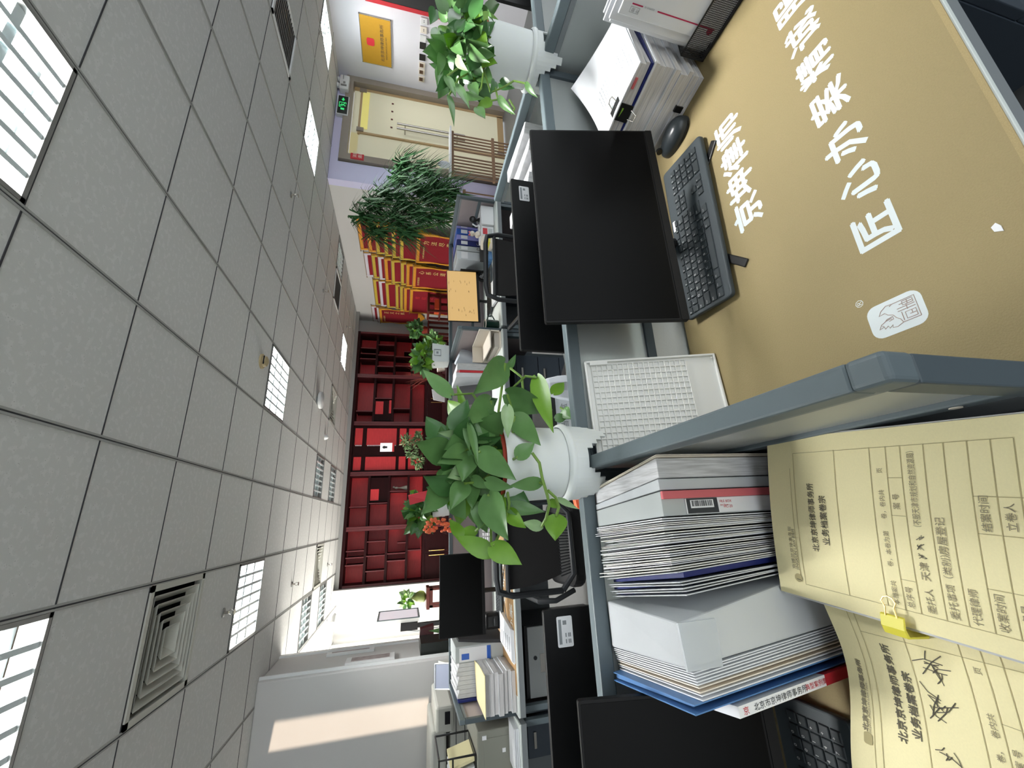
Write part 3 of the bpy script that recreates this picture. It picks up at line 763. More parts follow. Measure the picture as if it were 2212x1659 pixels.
# display on a stand, stool, vase
t = thing('display_stand', 'upright white panel with dark rim on a black pole by the window', 'display', (-1.28, 6.6, 0))
obj('display_panel', MB().hexa([(-1.255, 6.3, 1.18), (-1.21, 6.3, 1.18), (-1.18, 6.75, 1.18), (-1.22, 6.75, 1.18)], [(-1.255, 6.3, 1.72), (-1.21, 6.3, 1.72), (-1.18, 6.75, 1.72), (-1.22, 6.75, 1.72)]), 'white_trim', t)
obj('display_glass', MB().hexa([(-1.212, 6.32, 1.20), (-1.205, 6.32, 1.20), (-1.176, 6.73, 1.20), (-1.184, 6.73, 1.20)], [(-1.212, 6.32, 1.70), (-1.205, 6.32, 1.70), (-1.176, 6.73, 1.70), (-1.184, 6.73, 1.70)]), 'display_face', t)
obj('display_rim', MB().tube([(-1.205, 6.3, 1.18), (-1.205, 6.3, 1.72), (-1.175, 6.75, 1.72), (-1.175, 6.75, 1.18), (-1.205, 6.3, 1.18)], .008, 6), 'frame_grey', t)
obj('pole', MB().box(-1.33, -1.28, 6.3, 6.36, .02, 1.40).box(-1.35, -1.26, 6.28, 6.38, 1.2, 1.42), 'black_soft', t)
obj('base', MB().box(-1.55, -1.05, 6.1, 6.6, 0, .03), 'black_soft', t)
obj('cable', MB().tube([(-1.34, 6.3, 1.4), (-1.37, 6.3, 1.2), (-1.35, 6.3, .9), (-1.40, 6.3, .6), (-1.36, 6.3, .03)], .005, 6), 'frame_grey', t)
t = thing('wooden_stool', 'dark red wooden stand carrying the glass plant vase', 'stool', (-1.16, 7.5, 0))
obj('stool_top', MB().box(-1.32, -1.00, 7.35, 7.65, .98, 1.03), 'mahogany', t, bevel=.005)
for x in (-1.30, -1.05):
    for y in (7.37, 7.60): obj('leg', MB().box(x, x + .035, y, y + .035, 0, .98), 'mahogany', t)
obj('apron', MB().box(-1.30, -1.02, 7.37, 7.63, .93, .98), 'mahogany', t)
obj('shelf', MB().box(-1.30, -1.02, 7.37, 7.63, .74, .76).box(-1.30, -1.02, 7.37, 7.63, .40, .42), 'mahogany', t)

# ------------------------------------------------------------------ near bench: desks and partitions
DZ = .75                                        # desk height
def desk(x0, x1, y0, y1, label, front=-1, group='white office desks'):
    """front=-1: the user sits at the -y side"""
    t = thing('office_desk', label, 'desk', ((x0 + x1) / 2, (y0 + y1) / 2, 0), group)
    obj('desktop', MB().box(x0, x1, y0, y1, DZ - .011, DZ), 'laminate', t, bevel=.002)
    a = MB().box(x0, x1, y0 + .001, y1, DZ - .042, DZ - .0115)
    obj('apron', a, 'desk_apron', t)
    for x in (x0 + .005, x1 - .035):
        for y in (y0 + .05, y1 - .09): obj('leg', MB().box(x, x + .03, y, y + .04, 0, DZ - .036), 'frame_grey', t)
    yb = y1 - .03 if front < 0 else y0 + .03
    obj('modesty_panel', MB().box(x0 + .035, x1 - .035, yb - .008, yb + .008, .30, DZ - .036), 'desk_apron', t)
    return t
d_main = desk(.114, 1.295, .198, .804, 'white desk under the brown mat with white lettering, in front')
d_left = desk(-1.10, .083, .198, .804, 'white desk left of the near partition, under the folders')
def screen_x(x0, x1, y, label, panel='panel_gloss', low='fabric_white', top=1.08, post=(1, 1), th=.026, base=.42):
    """partition running along x"""
    t = thing('desk_partition', label, 'partition', ((x0 + x1) / 2, y, base), 'grey framed desk partitions')
    obj('top_rail', MB().box(x0, x1, y - th / 2, y + th / 2, top - .03, top), 'frame_grey', t, bevel=.003)
    obj('mid_rail', MB().box(x0, x1, y - th / 2 + .002, y + th / 2 - .002, .842, .866), 'frame_dark', t, bevel=.002)
    for k, x in enumerate((x0, x1 - th)):
        if post[k]: obj('post', MB().box(x, x + th, y - th / 2, y + th / 2, base, top - .03), 'frame_dark', t, bevel=.002)
    obj('glossy_panel', MB().box(x0 + (th if post[0] else 0), x1 - (th if post[1] else 0), y - .004, y + .004, .866, top - .03), panel, t)
    obj('lower_panel', MB().box(x0 + th, x1 - th, y - .009, y + .009, base, .842), low, t)
    return t
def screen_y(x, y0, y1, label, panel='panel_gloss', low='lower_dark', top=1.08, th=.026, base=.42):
    t = thing('desk_partition', label, 'partition', (x, (y0 + y1) / 2, base), 'grey framed desk partitions')
    obj('top_rail', MB().box(x - th / 2, x + th / 2, y0 + .03, y1, top - .03, top), 'frame_grey', t, bevel=.003)
    obj('corner_cap', MB().box(x - th / 2 - .0005, x + th / 2 + .0005, y0, y0 + .032, top - .034, top + .0005), 'frame_grey', t, bevel=.005, seg=3)
    obj('post', MB().box(x - th / 2, x + th / 2, y0 + .002, y0 + .028, base, top - .034), 'frame_dark', t, bevel=.002)
    obj('rail_bead', MB().box(x - th / 2 + .003, x + th / 2 - .003, y0 + .028, y1, top - .046, top - .0305), 'desk_apron', t)
    obj('mid_rail', MB().box(x - th / 2 + .002, x + th / 2 - .002, y0 + .028, y1, .864, .890), 'frame_grey', t, bevel=.002)
    obj('glossy_panel', MB().box(x - .004, x + .004, y0 + .028, y1, .890, top - .046), panel, t)
    obj('lower_panel', MB().box(x - .009, x + .009, y0 + .028, y1, base, .864), low, t)
    return t
screen_x(.114, 1.302, .822, 'partition behind the big monitor, between the two white plant pots')
screen_x(-1.10, .083, .822, 'partition behind the upright folders, left of the middle pot')
pm = screen_y(.0985, .212, .835, 'partition running towards the camera between the brown mat and the yellow folders')
obj('sticker_dot', MB().tube([(.0866, .285, .879), (.0876, .285, .879)], .0055, 16), 'cream', pm)
screen_y(1.315, .212, .835, 'partition at the right of the mat, behind the envelopes and right pot')
screen_x(1.328, 2.50, .822, 'partition behind the right pot, running out of the picture')

# brown mat with white lettering
t = thing('desk_mat', 'brown leather-look desk mat with white lettering and emblem', 'desk mat', (.70, .5, DZ))
obj('mat_sheet', MB().box(.118, 1.288, .2015, .803, DZ + .0004, DZ + .0024), 'mat_brown', t)
obj('frayed_edge', MB().box(.16, 1.28, .2000, .2060, DZ + .0003, DZ + .0026), 'mat_edge', t)
zt = DZ + .0026
TX = lambda x, y: frame_mx((x, y, zt), (1, 0, 0), (0, 1, 0))
l = MB()
for ch, x, y in (('京', .591, .553), ('坤', .664, .552), ('律', .738, .549), ('师', .812, .547)): l.text(ch, .074, TX(x - .037, y - .028), off=.0024)
for ch, x, y in (('匠', .396, .359), ('心', .482, .357), ('办', .566, .356), ('案', .654, .355), ('精', .744, .355), ('诚', .826, .353), ('服', .911, .355), ('务', .995, .355)): l.text(ch, .066, TX(x - .033, y - .025), off=.0018)
obj('lettering', l, 'print_white', t)
obj('emblem_ground', MB().prism(rrect(.106, .0715, .017), lambda a, b, c_: (.2535 + b * 1.0, .3735 - a * .69, c_), zt - .0004, zt) if False else MB().prism(rrect(.052, .0715, .014), lambda a, b, c_: (.2535 + a, .3735 + b, c_), zt - .0004, zt), 'print_white', t)
ln = MB()
def stroke(pts, w=.0005): ln.tube([(.2535 + a, .3735 + b, zt + .0003) for a, b in pts], w, 5)
stroke([(-.014, -.028), (.018, -.028), (.018, .000), (.016, .004)]); stroke([(-.014, -.028), (-.014, -.006)])
stroke([(-.011, -.025), (-.001, -.025), (-.001, -.012), (-.011, -.012), (-.011, -.025)]); stroke([(-.012, -.008), (.001, -.008)])
for a in (.0035, .0075): stroke([(a, -.026), (a, -.004)])
stroke([(.002, -.016), (.0095, -.016)]); stroke([(.010, -.025), (.016, -.025), (.016, -.012), (.010, -.012), (.010, -.025)]); stroke([(.010, -.018), (.016, -.018)]); stroke([(.013, -.025), (.013, -.008)])
stroke([(-.006, -.020), (-.001, -.020)]); stroke([(-.006, -.025), (-.006, -.017)])
stroke([(.018, .000), (.019, .008), (.014, .016), (.008, .020), (.009, .012), (.005, .009), (.002, .003), (-.004, .000), (-.008, -.004), (-.014, -.006)])
stroke([(-.014, -.006), (-.017, .002), (-.016, .008), (-.012, .007), (-.015, .012), (-.011, .013), (-.014, .018), (-.010, .018), (-.012, .025), (-.006, .021), (-.004, .016), (-.001, .012), (.000, .004), (-.004, .004), (-.005, .010)])
stroke([(-.009, .019), (-.008, .0205)]); stroke([(-.003, .014), (-.002, .007), (-.004, .006)])
obj('emblem_drawing', ln, 'print_line', t)
obj('registered_mark', MB().text('®', .016, TX(.288, .407)), 'print_white', t)
tag(obj('white_fleck', MB().prism([(-.004, -.006), (.003, -.002), (.004, .005), (-.001, .008), (-.004, .002)], lambda a, b, c_: (.304 + b, .247 + a, c_), zt, zt + .0012), 'label_paper', loc=(.304, .247, zt)), 'tiny white fleck on the brown mat near the front edge', 'paper scrap')  # small raised white fleck on the mat

# ------------------------------------------------------------------ monitors
def monitor(name, label, tl, tr, down, depth_dir, face='screen_off', stand=True, foot_y=.10, foot_spread=.17, back=True, stand_z=DZ, sticker=False):
    """tl, tr: top corners of the front; down: vector from top to bottom edge; depth_dir: unit vector towards the back"""
    tl, tr, dn, dd = V(tl), V(tr), V(down), V(depth_dir).normalized()
    xw = (tr - tl); w = xw.length; xd = xw.normalized(); h = dn.length; yd = -dn.normalized(); nd = xd.cross(yd)   # nd towards the viewer
    cb = (tl + tr) / 2 + dn
    base = V((cb.x, cb.y, stand_z)) + V((dd.x, dd.y, 0)) * .06
    t = thing(name, label, 'monitor', tuple(base))
    mx = frame_mx((tl + tr) / 2 + dn * .5, xd, yd)
    q = lambda a, b, c_: mx @ V((a, b, c_))
    bz = MB()
    bz.prism(rrect(w, h, .004, 2), q, -.012, -.0005)
    obj('bezel', bz, 'bezel', t, bevel=.001)
    obj('screen', MB().prism(rrect(w - .010, h - .026, .001, 1), lambda a, b, c_: q(a, b + .009, c_), -.001, .0002), face, t)
    obj('chin', MB().prism(rrect(w - .002, .017, .002, 2), lambda a, b, c_: q(a, b - h / 2 + .0095, c_), -.001, .0008), 'bezel', t)
    bk = MB()
    f0 = [q(-w * .26, -h * .42, -.0122), q(w * .26, -h * .42, -.0122), q(w * .26, h * .18, -.0122), q(-w * .26, h * .18, -.0122)]
    f1 = [q(-w * .20, -h * .36, -.040), q(w * .20, -h * .36, -.040), q(w * .20, h * .10, -.040), q(-w * .20, h * .10, -.040)]
    bk.add(f0 + f1, [(0, 1, 5, 4), (1, 2, 6, 5), (2, 3, 7, 6), (3, 0, 4, 7), (4, 5, 6, 7), (3, 2, 1, 0)])
    obj('back_shell', bk, 'monitor_back', t, bevel=.004)
    if stand:
        nb = q(0, -h * .2, -.042); fx = V((base.x, base.y, stand_z))
        nk = MB().tube([nb, nb + dd * .03 - V((0, 0, .05)), V((nb.x, nb.y, 0)) + dd * .03 + V((0, 0, stand_z + .01))], .015, 8)
        obj('neck', nk, 'black_plastic', t, smooth=True)
        c0 = V((nb.x, nb.y, stand_z)) + dd * .03
        for s_ in (-1, 1):
            tip = c0 - dd * (foot_y + .02) + xd * foot_spread * s_
            side = (tip - c0).normalized().cross(V((0, 0, 1))) * .009
            obj('foot', MB().hexa([c0 - side, tip - side, tip + side, c0 + side], [c0 - side + V((0, 0, .0048)), tip - side + V((0, 0, .0045)), tip + side + V((0, 0, .0045)), c0 + side + V((0, 0, .0048))]), 'black_plastic', t, bevel=.002)
    return t, mx, w, h
mm, *_ = monitor('monitor', 'black switched-off monitor standing on the brown lettered mat', (.386, .725, 1.163), (.926, .725, 1.163), (0, -.062, -.308), (0, 1, 0), foot_y=.150, stand_z=zt)
dup(mm, V(mm.location) + V((-1.206, -.005, 0)), 'black switched-off monitor at the lower photo edge, left of the blue folder')
def label_sheet(t, q, w, h, txt=True):
    obj('asset_label', MB().prism(rrect(w, h, .003, 3), lambda a, b, c_: q(a, b, c_), 0, .0006), 'label_paper', t)
    ink = MB()
    for k, (b, ww, hh) in enumerate(((.30, .80, .10),)):
        ink.prism([(-w * .4, h * .22), (w * .4, h * .22), (w * .4, h * .40), (-w * .4, h * .40)], lambda a, b_, c_: q(a, b_, c_), .0006, .0009)
    ink.prism([(w * .22, -h * .12), (w * .36, -h * .12), (w * .36, h * .12), (w * .22, h * .12)], lambda a, b_, c_: q(a, b_, c_), .0006, .0009)
    for b in (-.08, -.26, -.36):
        for a0 in (-.38, -.18):
            ink.prism([(w * a0, h * b), (w * (a0 + .13), h * b), (w * (a0 + .13), h * (b + .07)), (w * a0, h * (b + .07))], lambda a, b_, c_: q(a, b_, c_), .0006, .0009)
    obj('label_print', ink, 'ink_soft', t)
fm1, mx, w, h = monitor('monitor', 'back of the black monitor right behind the big screen, label at its right', (.945, .915, 1.166), (.40, .915, 1.166), (0, .0, -.318), (0, -1, 0), foot_y=.10)
label_sheet(fm1, lambda a, b, c_: V((.895 + a, .9026 - c_, 1.128 + b)), .052, .030)
fm2, mx, w, h = monitor('monitor', 'back of a black monitor behind the left partition, white label at its top', (-.186, .915, 1.152), (-.731, .915, 1.152), (0, .0, -.318), (0, -1, 0), foot_y=.10)
label_sheet(fm2, lambda a, b, c_: V((-.228 + a, .9026 - c_, 1.108 + b)), .056, .034)

# ------------------------------------------------------------------ keyboard and mouse
def keyboard(name, label, c, rz, group='black keyboards', z=DZ + .0065):
    t = thing(name, label, 'keyboard', (c[0], c[1], z), group)
    ca, sa = math.cos(rz), math.sin(rz)
    def q(a, b, c_): return V((c[0] + a * ca - b * sa, c[1] + a * sa + b * ca, z + c_ + (b + .07) * .06))
    obj('case', MB().prism(rrect(.435, .138, .010, 4), q, .002, .014), 'key_body', t, bevel=.003)
    obj('feet', MB().prism([(-.2, .045), (-.16, .045), (-.16, .055), (-.2, .055)], q, -.006, .003).prism([(.16, .045), (.2, .045), (.2, .055), (.16, .055)], q, -.006, .003), 'black_plastic', t)
    ks = MB(); pr = MB(); pu = .0188
    def key(a, b, w=1, hgt=1, p='a'):
        wa, hb = pu * w - .0016, pu * hgt - .0016
        a0, b0 = a + .0008, b + .0008
        lo = [q(a0, b0, .0138), q(a0 + wa, b0, .0138), q(a0 + wa, b0 + hb, .0138), q(a0, b0 + hb, .0138)]
        hi = [q(a0 + .001, b0 + .001, .0168), q(a0 + wa - .001, b0 + .001, .0168), q(a0 + wa - .001, b0 + hb - .001, .0168), q(a0 + .001, b0 + hb - .001, .0168)]
        ks.hexa(lo, hi)
        if p: pr.text(p, .0078 if len(p) == 1 else .0046, Matrix.Translation(q(a0 + .0025, b0 + hb - .0085, .0176)) @ Matrix.Rotation(rz, 4, 'Z'))
    x0 = -.210; y0 = -.052
    rows = [(['Esc', '1', '2', '3', '4', '5', '6', '7', '8', '9', '0', '-', '='], [1] * 13, 0), ]
    R1 = ['Ctrl', 'Win', 'Alt', '', 'Alt', 'Fn', 'Ctrl']; W1 = [1.25, 1.25, 1.25, 5.75, 1.25, 1.0, 1.25]
    x = x0
    for s_, w in zip(R1, W1): key(x, y0, w, 1, s_); x += pu * w
    for k, (first, keys, last) in enumerate(((2.25, 'ZXCVBNM,./', 1.75), (1.75, "ASDFGHJKL;'", 1.5), (1.5, 'QWERTYUIOP[]', .75), (1, '1234567890-=', 1.25))):
        x = x0; yb = y0 + pu * (k + 1)
        key(x, yb, first, 1, ['Shift', 'Caps', 'Tab', '`'][k]); x += pu * first
        for ch in keys:
            if x + pu > x0 + pu * 14.2: break
            key(x, yb, 1, 1, ch); x += pu
        rest = (x0 + pu * 14.2 - x) / pu
        if rest > .3: key(x, yb, rest, 1, ['Shift', 'Enter', '', 'Back'][k])
    for k in range(14): key(x0 + pu * 1.014 * k, y0 + pu * 5.05, 1, .62, '' if k % 2 else 'F')
    xa = x0 + pu * 14.5
    for a in range(3):
        key(xa + pu * a, y0, 1, 1, '<')
        for b in (3, 4): key(xa + pu * a, y0 + pu * b, 1, 1, 'Pg')
    key(xa + pu, y0 + pu, 1, 1, '^')
    xb = x0 + pu * 17.8
    for a in range(4):
        for b in range(5):
            if b == 0 and a == 1: continue
            key(xb + pu * a * .98, y0 + pu * b, 1.9 if (b == 0 and a == 0) else 1, 1, '7410'[min(b, 3)] if a < 3 else '+')
    obj('keys', ks, 'key_cap', t, bevel=.0008, seg=1)
    obj('key_print', pr, 'key_print', t)
    st = MB().prism(rrect(.030, .009, .001, 2), lambda a, b, c_: q(a + .045, b + .057, c_), .0141, .0146)
    obj('sticker', st, 'label_paper', t)
    return t
kb = keyboard('keyboard', 'black keyboard on the lettered mat below the big monitor', (.652, .682), R(-2.5))
dup(kb, (-.538, .672, DZ + .0065), 'black keyboard in the shade left of the yellow case folders', rz=R(2.5))
t = thing('mouse', 'black wireless mouse on the mat between keyboard and paper stack', 'mouse', (.956, .690, zt))
ms = MB()
def mfn(u, v):
    a = 2 * math.pi * u; r = math.sin(math.pi * v / 2)
    x = math.cos(a) * r * .032 * (1 - .14 * math.sin(a)); y = math.sin(a) * r * .054; zz = (math.cos(math.pi * v / 2)) ** .6 * .037 * (1 - .18 * math.sin(a) * r)
    y2 = y * math.cos(.25) - x * math.sin(.25) * -1; x2 = x * math.cos(.25) - y * math.sin(.25)
    return (.956 + x2, .690 + y2, zt + zz)
ms.grid(mfn, 28, 12)
obj('mouse_shell', ms, 'mouse_top', t, smooth=True)
obj('scroll_wheel', MB().tube([(.940, .728, zt + .032), (.948, .730, zt + .032)], .008, 14), 'black_plastic', t)
obj('mouse_base', MB().lathe([(.031, 0), (.032, .006)], (.956, .690, zt), 24, sy=1.65), 'black_plastic', t)

# ------------------------------------------------------------------ white grid tray leaning on the partition
A_, B_, C_, D_ = V((.338, .727, DZ + .004)), V((.118, .716, DZ + .004)), V((.120, .795, 1.045)), V((.325, .795, 1.062))
t = thing('grid_tray', 'white plastic tray with rows of square pockets leaning behind the near partition', 'tray', tuple((A_ + B_) / 2))
mx = frame_mx(B_, A_ - B_, C_ - B_); W_ = (A_ - B_).length; H_ = (C_ - B_).length
q = lambda a, b, c_: mx @ V((a, b, c_))
obj('tray_plate', MB().prism([(0, 0), (W_, 0), (W_ - .004, H_), (0, H_)], q, -.006, -.0008), 'tray_white', t)
rim = MB()
for (a0, b0, a1, b1) in ((0, 0, W_, .005), (0, H_ - .005, W_, H_), (0, 0, .005, H_), (W_ - .005, 0, W_, H_)): rim.prism([(a0, b0), (a1, b0), (a1, b1), (a0, b1)], q, -.006, .006)
obj('tray_rim', rim, 'tray_white', t, bevel=.0015)
n1, n2 = 15, 18; px, py = (W_ - .02) / n1, (H_ - .085) / n2
rb = MB()
for i in range(n1 + 1):
    a = .010 + px * i; rb.prism([(a - .0014, .07), (a + .0014, .07), (a + .0014, H_ - .014), (a - .0014, H_ - .014)], q, -.003, .0022)
for j in range(n2 + 1):
    b = .07 + py * j; rb.prism([(.010, b - .0014), (W_ - .010, b - .0014), (W_ - .010, b + .0014), (.010, b + .0014)], q, -.003, .0022)
obj('pocket_grid', rb, 'tray_white', t, bevel=.0008, seg=1)
obj('tray_lug', MB().prism([(W_ - .012, .25), (W_ - .004, .25), (W_ - .004, .29), (W_ - .012, .29)], q, 0, .008).prism([(W_ - .012, .008), (W_ - .009, .008), (W_ - .009, .012), (W_ - .012, .012)], q, .0055, .0066), 'tray_white', t)

# ------------------------------------------------------------------ paper stack at the right of the monitor
a0 = R(9); E1 = V((math.cos(a0), math.sin(a0), 0)); E2 = V((-math.sin(a0), math.cos(a0), 0)); O_ = V((1.012, .566, 0))
zz = DZ + .003
rs = random.Random(3)
STK = [(.012, 'thin white bound document at the bottom of the paper stack'), (.018, 'second white bound document from the bottom of the paper stack, small black clip on it'), (.014, 'third bound document from the bottom of the paper stack'), (.022, 'thick bound document, fourth from the bottom of the paper stack'),
       (.016, 'bound document halfway up the paper stack'), (.024, 'thickest bound document of the paper stack, sixth from the bottom'), (.018, 'bound document seventh from the bottom of the paper stack'), (.016, 'bound document eighth from the bottom, below the white folder')]
for k, (th, lab) in enumerate(STK):
    o1 = (rs.random() - .5) * .010; o2 = (rs.random() - .5) * .010
    q = lambda a, b, c_: O_ + E1 * (a + o1) + E2 * (b + o2) + V((0, 0, c_))
    t = thing('bound_document', lab, 'document', tuple(q(.12, .1, zz)), 'documents in the paper stack')
    obj('page_block', MB().prism([(0, 0), (.250, 0), (.250, .196), (0, .196)], q, zz + .0006, zz + th - .001), 'paper_edge', t)
    obj('cover', MB().prism([(-.001, -.001), (.251, -.001), (.251, .197), (-.001, .197)], q, zz + th - .001, zz + th - .0003), 'paper', t)
    if k == 1: obj('clip', MB().prism([(-.004, .07), (.012, .07), (.012, .085), (-.004, .085)], q, zz - .001, zz + th + .002), 'black_plastic', t)
    zz += th
def flat_item(name, label, cat, mat_e, mat_c, th, offs, rot=0, size=(.27, .2), group='files on top of the paper stack'):
    global zz
    c_, s_ = math.cos(rot), math.sin(rot)
    def q(a, b, c2):
        a, b = a * c_ - b * s_ + offs[0], a * s_ + b * c_ + offs[1]
        return O_ + E1 * a + E2 * b + V((0, 0, c2))
    t = thing(name, label, cat, tuple(q(.12, .1, zz)), group)
    P_ = [(0, 0), (size[0], 0), (size[0], size[1]), (0, size[1])]
    obj('pages', MB().prism(P_, q, zz + .0006, zz + th - .0012), mat_e, t)
    obj('cover', MB().prism(P_, q, zz + th - .0012, zz + th - .0002), mat_c, t)
    zz += th
    return t, q
flat_item('file_folder', 'white card folder under the navy one in the paper stack', 'folder', 'paper', 'paper', .006, (-.012, -.012))
flat_item('file_folder', 'navy blue folder near the top of the paper stack', 'folder', 'navy', 'navy', .007, (-.010, -.006))
flat_item('file_folder', 'clear plastic folder of papers above the navy folder in the stack', 'folder', 'paper_edge', 'milky_film', .012, (-.006, -.004), R(2))
tt_, q = flat_item('document_bundle', 'bundle with red and green index tabs under the top pages', 'document', 'paper_edge', 'paper', .016, (-.014, -.002), R(-2))
obj('tab', MB().prism([(-.004, .03), (.004, .03), (.004, .055), (-.004, .055)], q, zz - .010, zz - .004), 'rose', tt_)
obj('tab', MB().prism([(-.006, .10), (.003, .10), (.003, .125), (-.006, .125)], q, zz - .008, zz - .004), 'green_tab', tt_)
# top pages with one corner curled up towards the partition
def top_page(u, v):
    a = -.016 + .255 * u; b = -.004 + .20 * v
    return O_ + E1 * a + E2 * b + V((0, 0, zz + .003 + .055 * (u ** 2.2) * (v ** 1.6) + .004 * math.sin(3 * v)))
t = thing('page_set', 'white top pages of the paper stack curling up, faint print', 'paper', tuple(O_ + E1 * .12 + E2 * .1 + V((0, 0, zz))))
obj('top_page', MB().sheet(top_page, 12, 10, .003), 'paper', t, smooth=True)
pr = MB()
for j in range(14):
    v = .10 + .05 * j
    for i in range(9):
        u0 = .06 + i * .055
        if rs.random() < .2: continue
        p0, p1 = V(top_page(u0, v)), V(top_page(u0 + .045, v)); d_ = V((0, 0, .0006)); w_ = E2 * .0012
        pr.quad(p0 + d_ - w_, p1 + d_ - w_, p1 + d_ + w_, p0 + d_ + w_)
obj('page_print', pr, 'print_faint', t)
t = thing('binder_clip', 'large black binder clip with wire loops on the paper stack', 'binder clip', tuple(O_ + E1 * -.01 + E2 * .12 + V((0, 0, zz - .02))))
q = lambda a, b, c_: O_ + E1 * a + E2 * b + V((0, 0, c_))
obj('clip_body', MB().prism([(-.020, zz - .030), (-.014, zz + .006), (.012, zz + .009), (.012, zz + .0065), (-.011, zz + .003), (-.017, zz - .030)], lambda a, b, c_: q(a, c_, b), .088, .130), 'black_plastic', t)
obj('clip_loop', MB().tube([q(.010, .098, zz + .008), q(.032, .100, zz + .014), q(.036, .109, zz + .015), q(.032, .118, zz + .014), q(.010, .120, zz + .008)], .0012, 6), 'steel', t)
obj('clip_loop', MB().tube([q(-.020, .098, zz - .028), q(-.032, .102, zz - .040), q(-.032, .116, zz - .040), q(-.020, .120, zz - .028)], .0012, 6), 'steel', t)

# ------------------------------------------------------------------ mesh holder with envelopes at the right edge
hx0, hx1, hy0, hy1 = 1.056, 1.30, .225, .556
t = thing('mesh_file_holder', 'black wire-mesh holder at the mat edge full of white envelopes', 'file holder', ((hx0 + hx1) / 2, (hy0 + hy1) / 2, zt))
def mesh_wall(P0, P1, hgt, n, m_):
    b = MB(); P0, P1 = V(P0), V(P1); d = P1 - P0
    for i in range(n + 1):
        p = P0 + d * i / n; b.tube([p, p + V((0, 0, hgt))], .0006, 4)
    for j in range(1, m_):
        b.tube([P0 + V((0, 0, hgt * j / m_)), P1 + V((0, 0, hgt * j / m_))], .0006, 4)
    return b
zb = zt + .001
for nm, P0, P1 in (('side_mesh', (hx0, hy0, zb), (hx0, hy1, zb)), ('side_mesh', (hx1, hy0, zb), (hx1, hy1, zb)), ('end_mesh', (hx0, hy1, zb), (hx1, hy1, zb))):
    obj(nm, mesh_wall(P0, P1, .062, 90 if 'side' in nm else 60, 17), 'mesh_black', t)
obj('holder_rim', MB().tube([(hx0, hy0, zb + .063), (hx0, hy1, zb + .063), (hx1, hy1, zb + .063), (hx1, hy0, zb + .063)], .0022, 6).tube([(hx0, hy0, zb + .003), (hx0, hy1, zb + .003), (hx1, hy1, zb + .003), (hx1, hy0, zb + .003)], .003, 6).tube([(hx0, hy1, zb), (hx0, hy1, zb + .063)], .003, 6), 'black_plastic', t)
obj('holder_floor', MB().box(hx0, hx1, hy0, hy1, zb - .0008, zb + .0012), 'mesh_black', t)
EN = ['front white envelope with red line and boxed lettering in the mesh holder', 'second envelope behind the printed one in the mesh holder', 'third envelope from the front in the mesh holder', 'fourth envelope from the front in the mesh holder', 'fifth envelope from the front in the mesh holder', 'sixth envelope from the front in the mesh holder', 'seventh envelope from the front in the mesh holder', 'rearmost envelope in the mesh holder, tallest edge']
for k in range(8):
    xb_ = hx0 + .005 + k * .0075; xt_ = xb_ + .012 + .002 * k
    ya, yb_ = .235, .529 + (.010 * k if k < 3 else .026 + .002 * (k % 3)); zt_ = 1.005 + .004 * ((k * 3) % 5)
    t = thing('envelope', EN[k], 'envelope', (xb_, (ya + yb_) / 2, zb + .002), 'white envelopes in the mesh holder')
    if k == 0: yb_ = .520
    obj('envelope_body', MB().hexa([(xb_, ya, zb + .002), (xb_ + .005, ya, zb + .002), (xb_ + .005, yb_, zb + .002), (xb_, yb_, zb + .002)], [(xt_, ya, zt_), (xt_ + .005, ya, zt_), (xt_ + .005, yb_, zt_), (xt_, yb_, zt_)]), 'paper', t, bevel=.001)
    if k == 0:
        dirz = V((xt_ - xb_, 0, zt_ - zb - .002)); hh = dirz.length; dz_ = dirz.normalized()
        q = lambda a, b, c_: V((xb_, yb_ - b, zb + .002)) + dz_ * (hh - a) + V((-c_, 0, 0))       # a: down from the top, b: towards the camera
        m_ = MB()
        for a_, b_ in ((.022, .048), (.085, .235)):
            m_.prism([(a_, .024), (b_, .024), (b_, .0265), (a_, .0265)], q, .0002, .0006)
        obj('red_line', m_, 'crimson', t)
        obj('red_seal', MB().prism([(.226 + .007 * math.cos(w_ * .4), .020 + .007 * math.sin(w_ * .4)) for w_ in range(16)], q, .0002, .0006), 'crimson', t)
        bx = MB()
        for r_ in ((.022, .009, .044, .0095), (.022, .020, .044, .0205), (.022, .009, .0225, .020), (.0435, .009, .044, .0205)): bx.prism([(r_[0], r_[1]), (r_[2], r_[1]), (r_[2], r_[3]), (r_[0], r_[3])], q, .0002, .0005)
        fm = frame_mx(q(.0255, .0175, .0006), q(1, 0, 0) - q(0, 0, 0), q(0, 0, 0) - q(0, 1, 0))
        bx.text('信 件', .0085, fm)
        bx.text('SF EXPRESS', .0050, frame_mx(q(.052, .0275, .0006), q(1, 0, 0) - q(0, 0, 0), q(0, 0, 0) - q(0, 1, 0)))
        obj('lettering', bx, 'ink_soft', t)

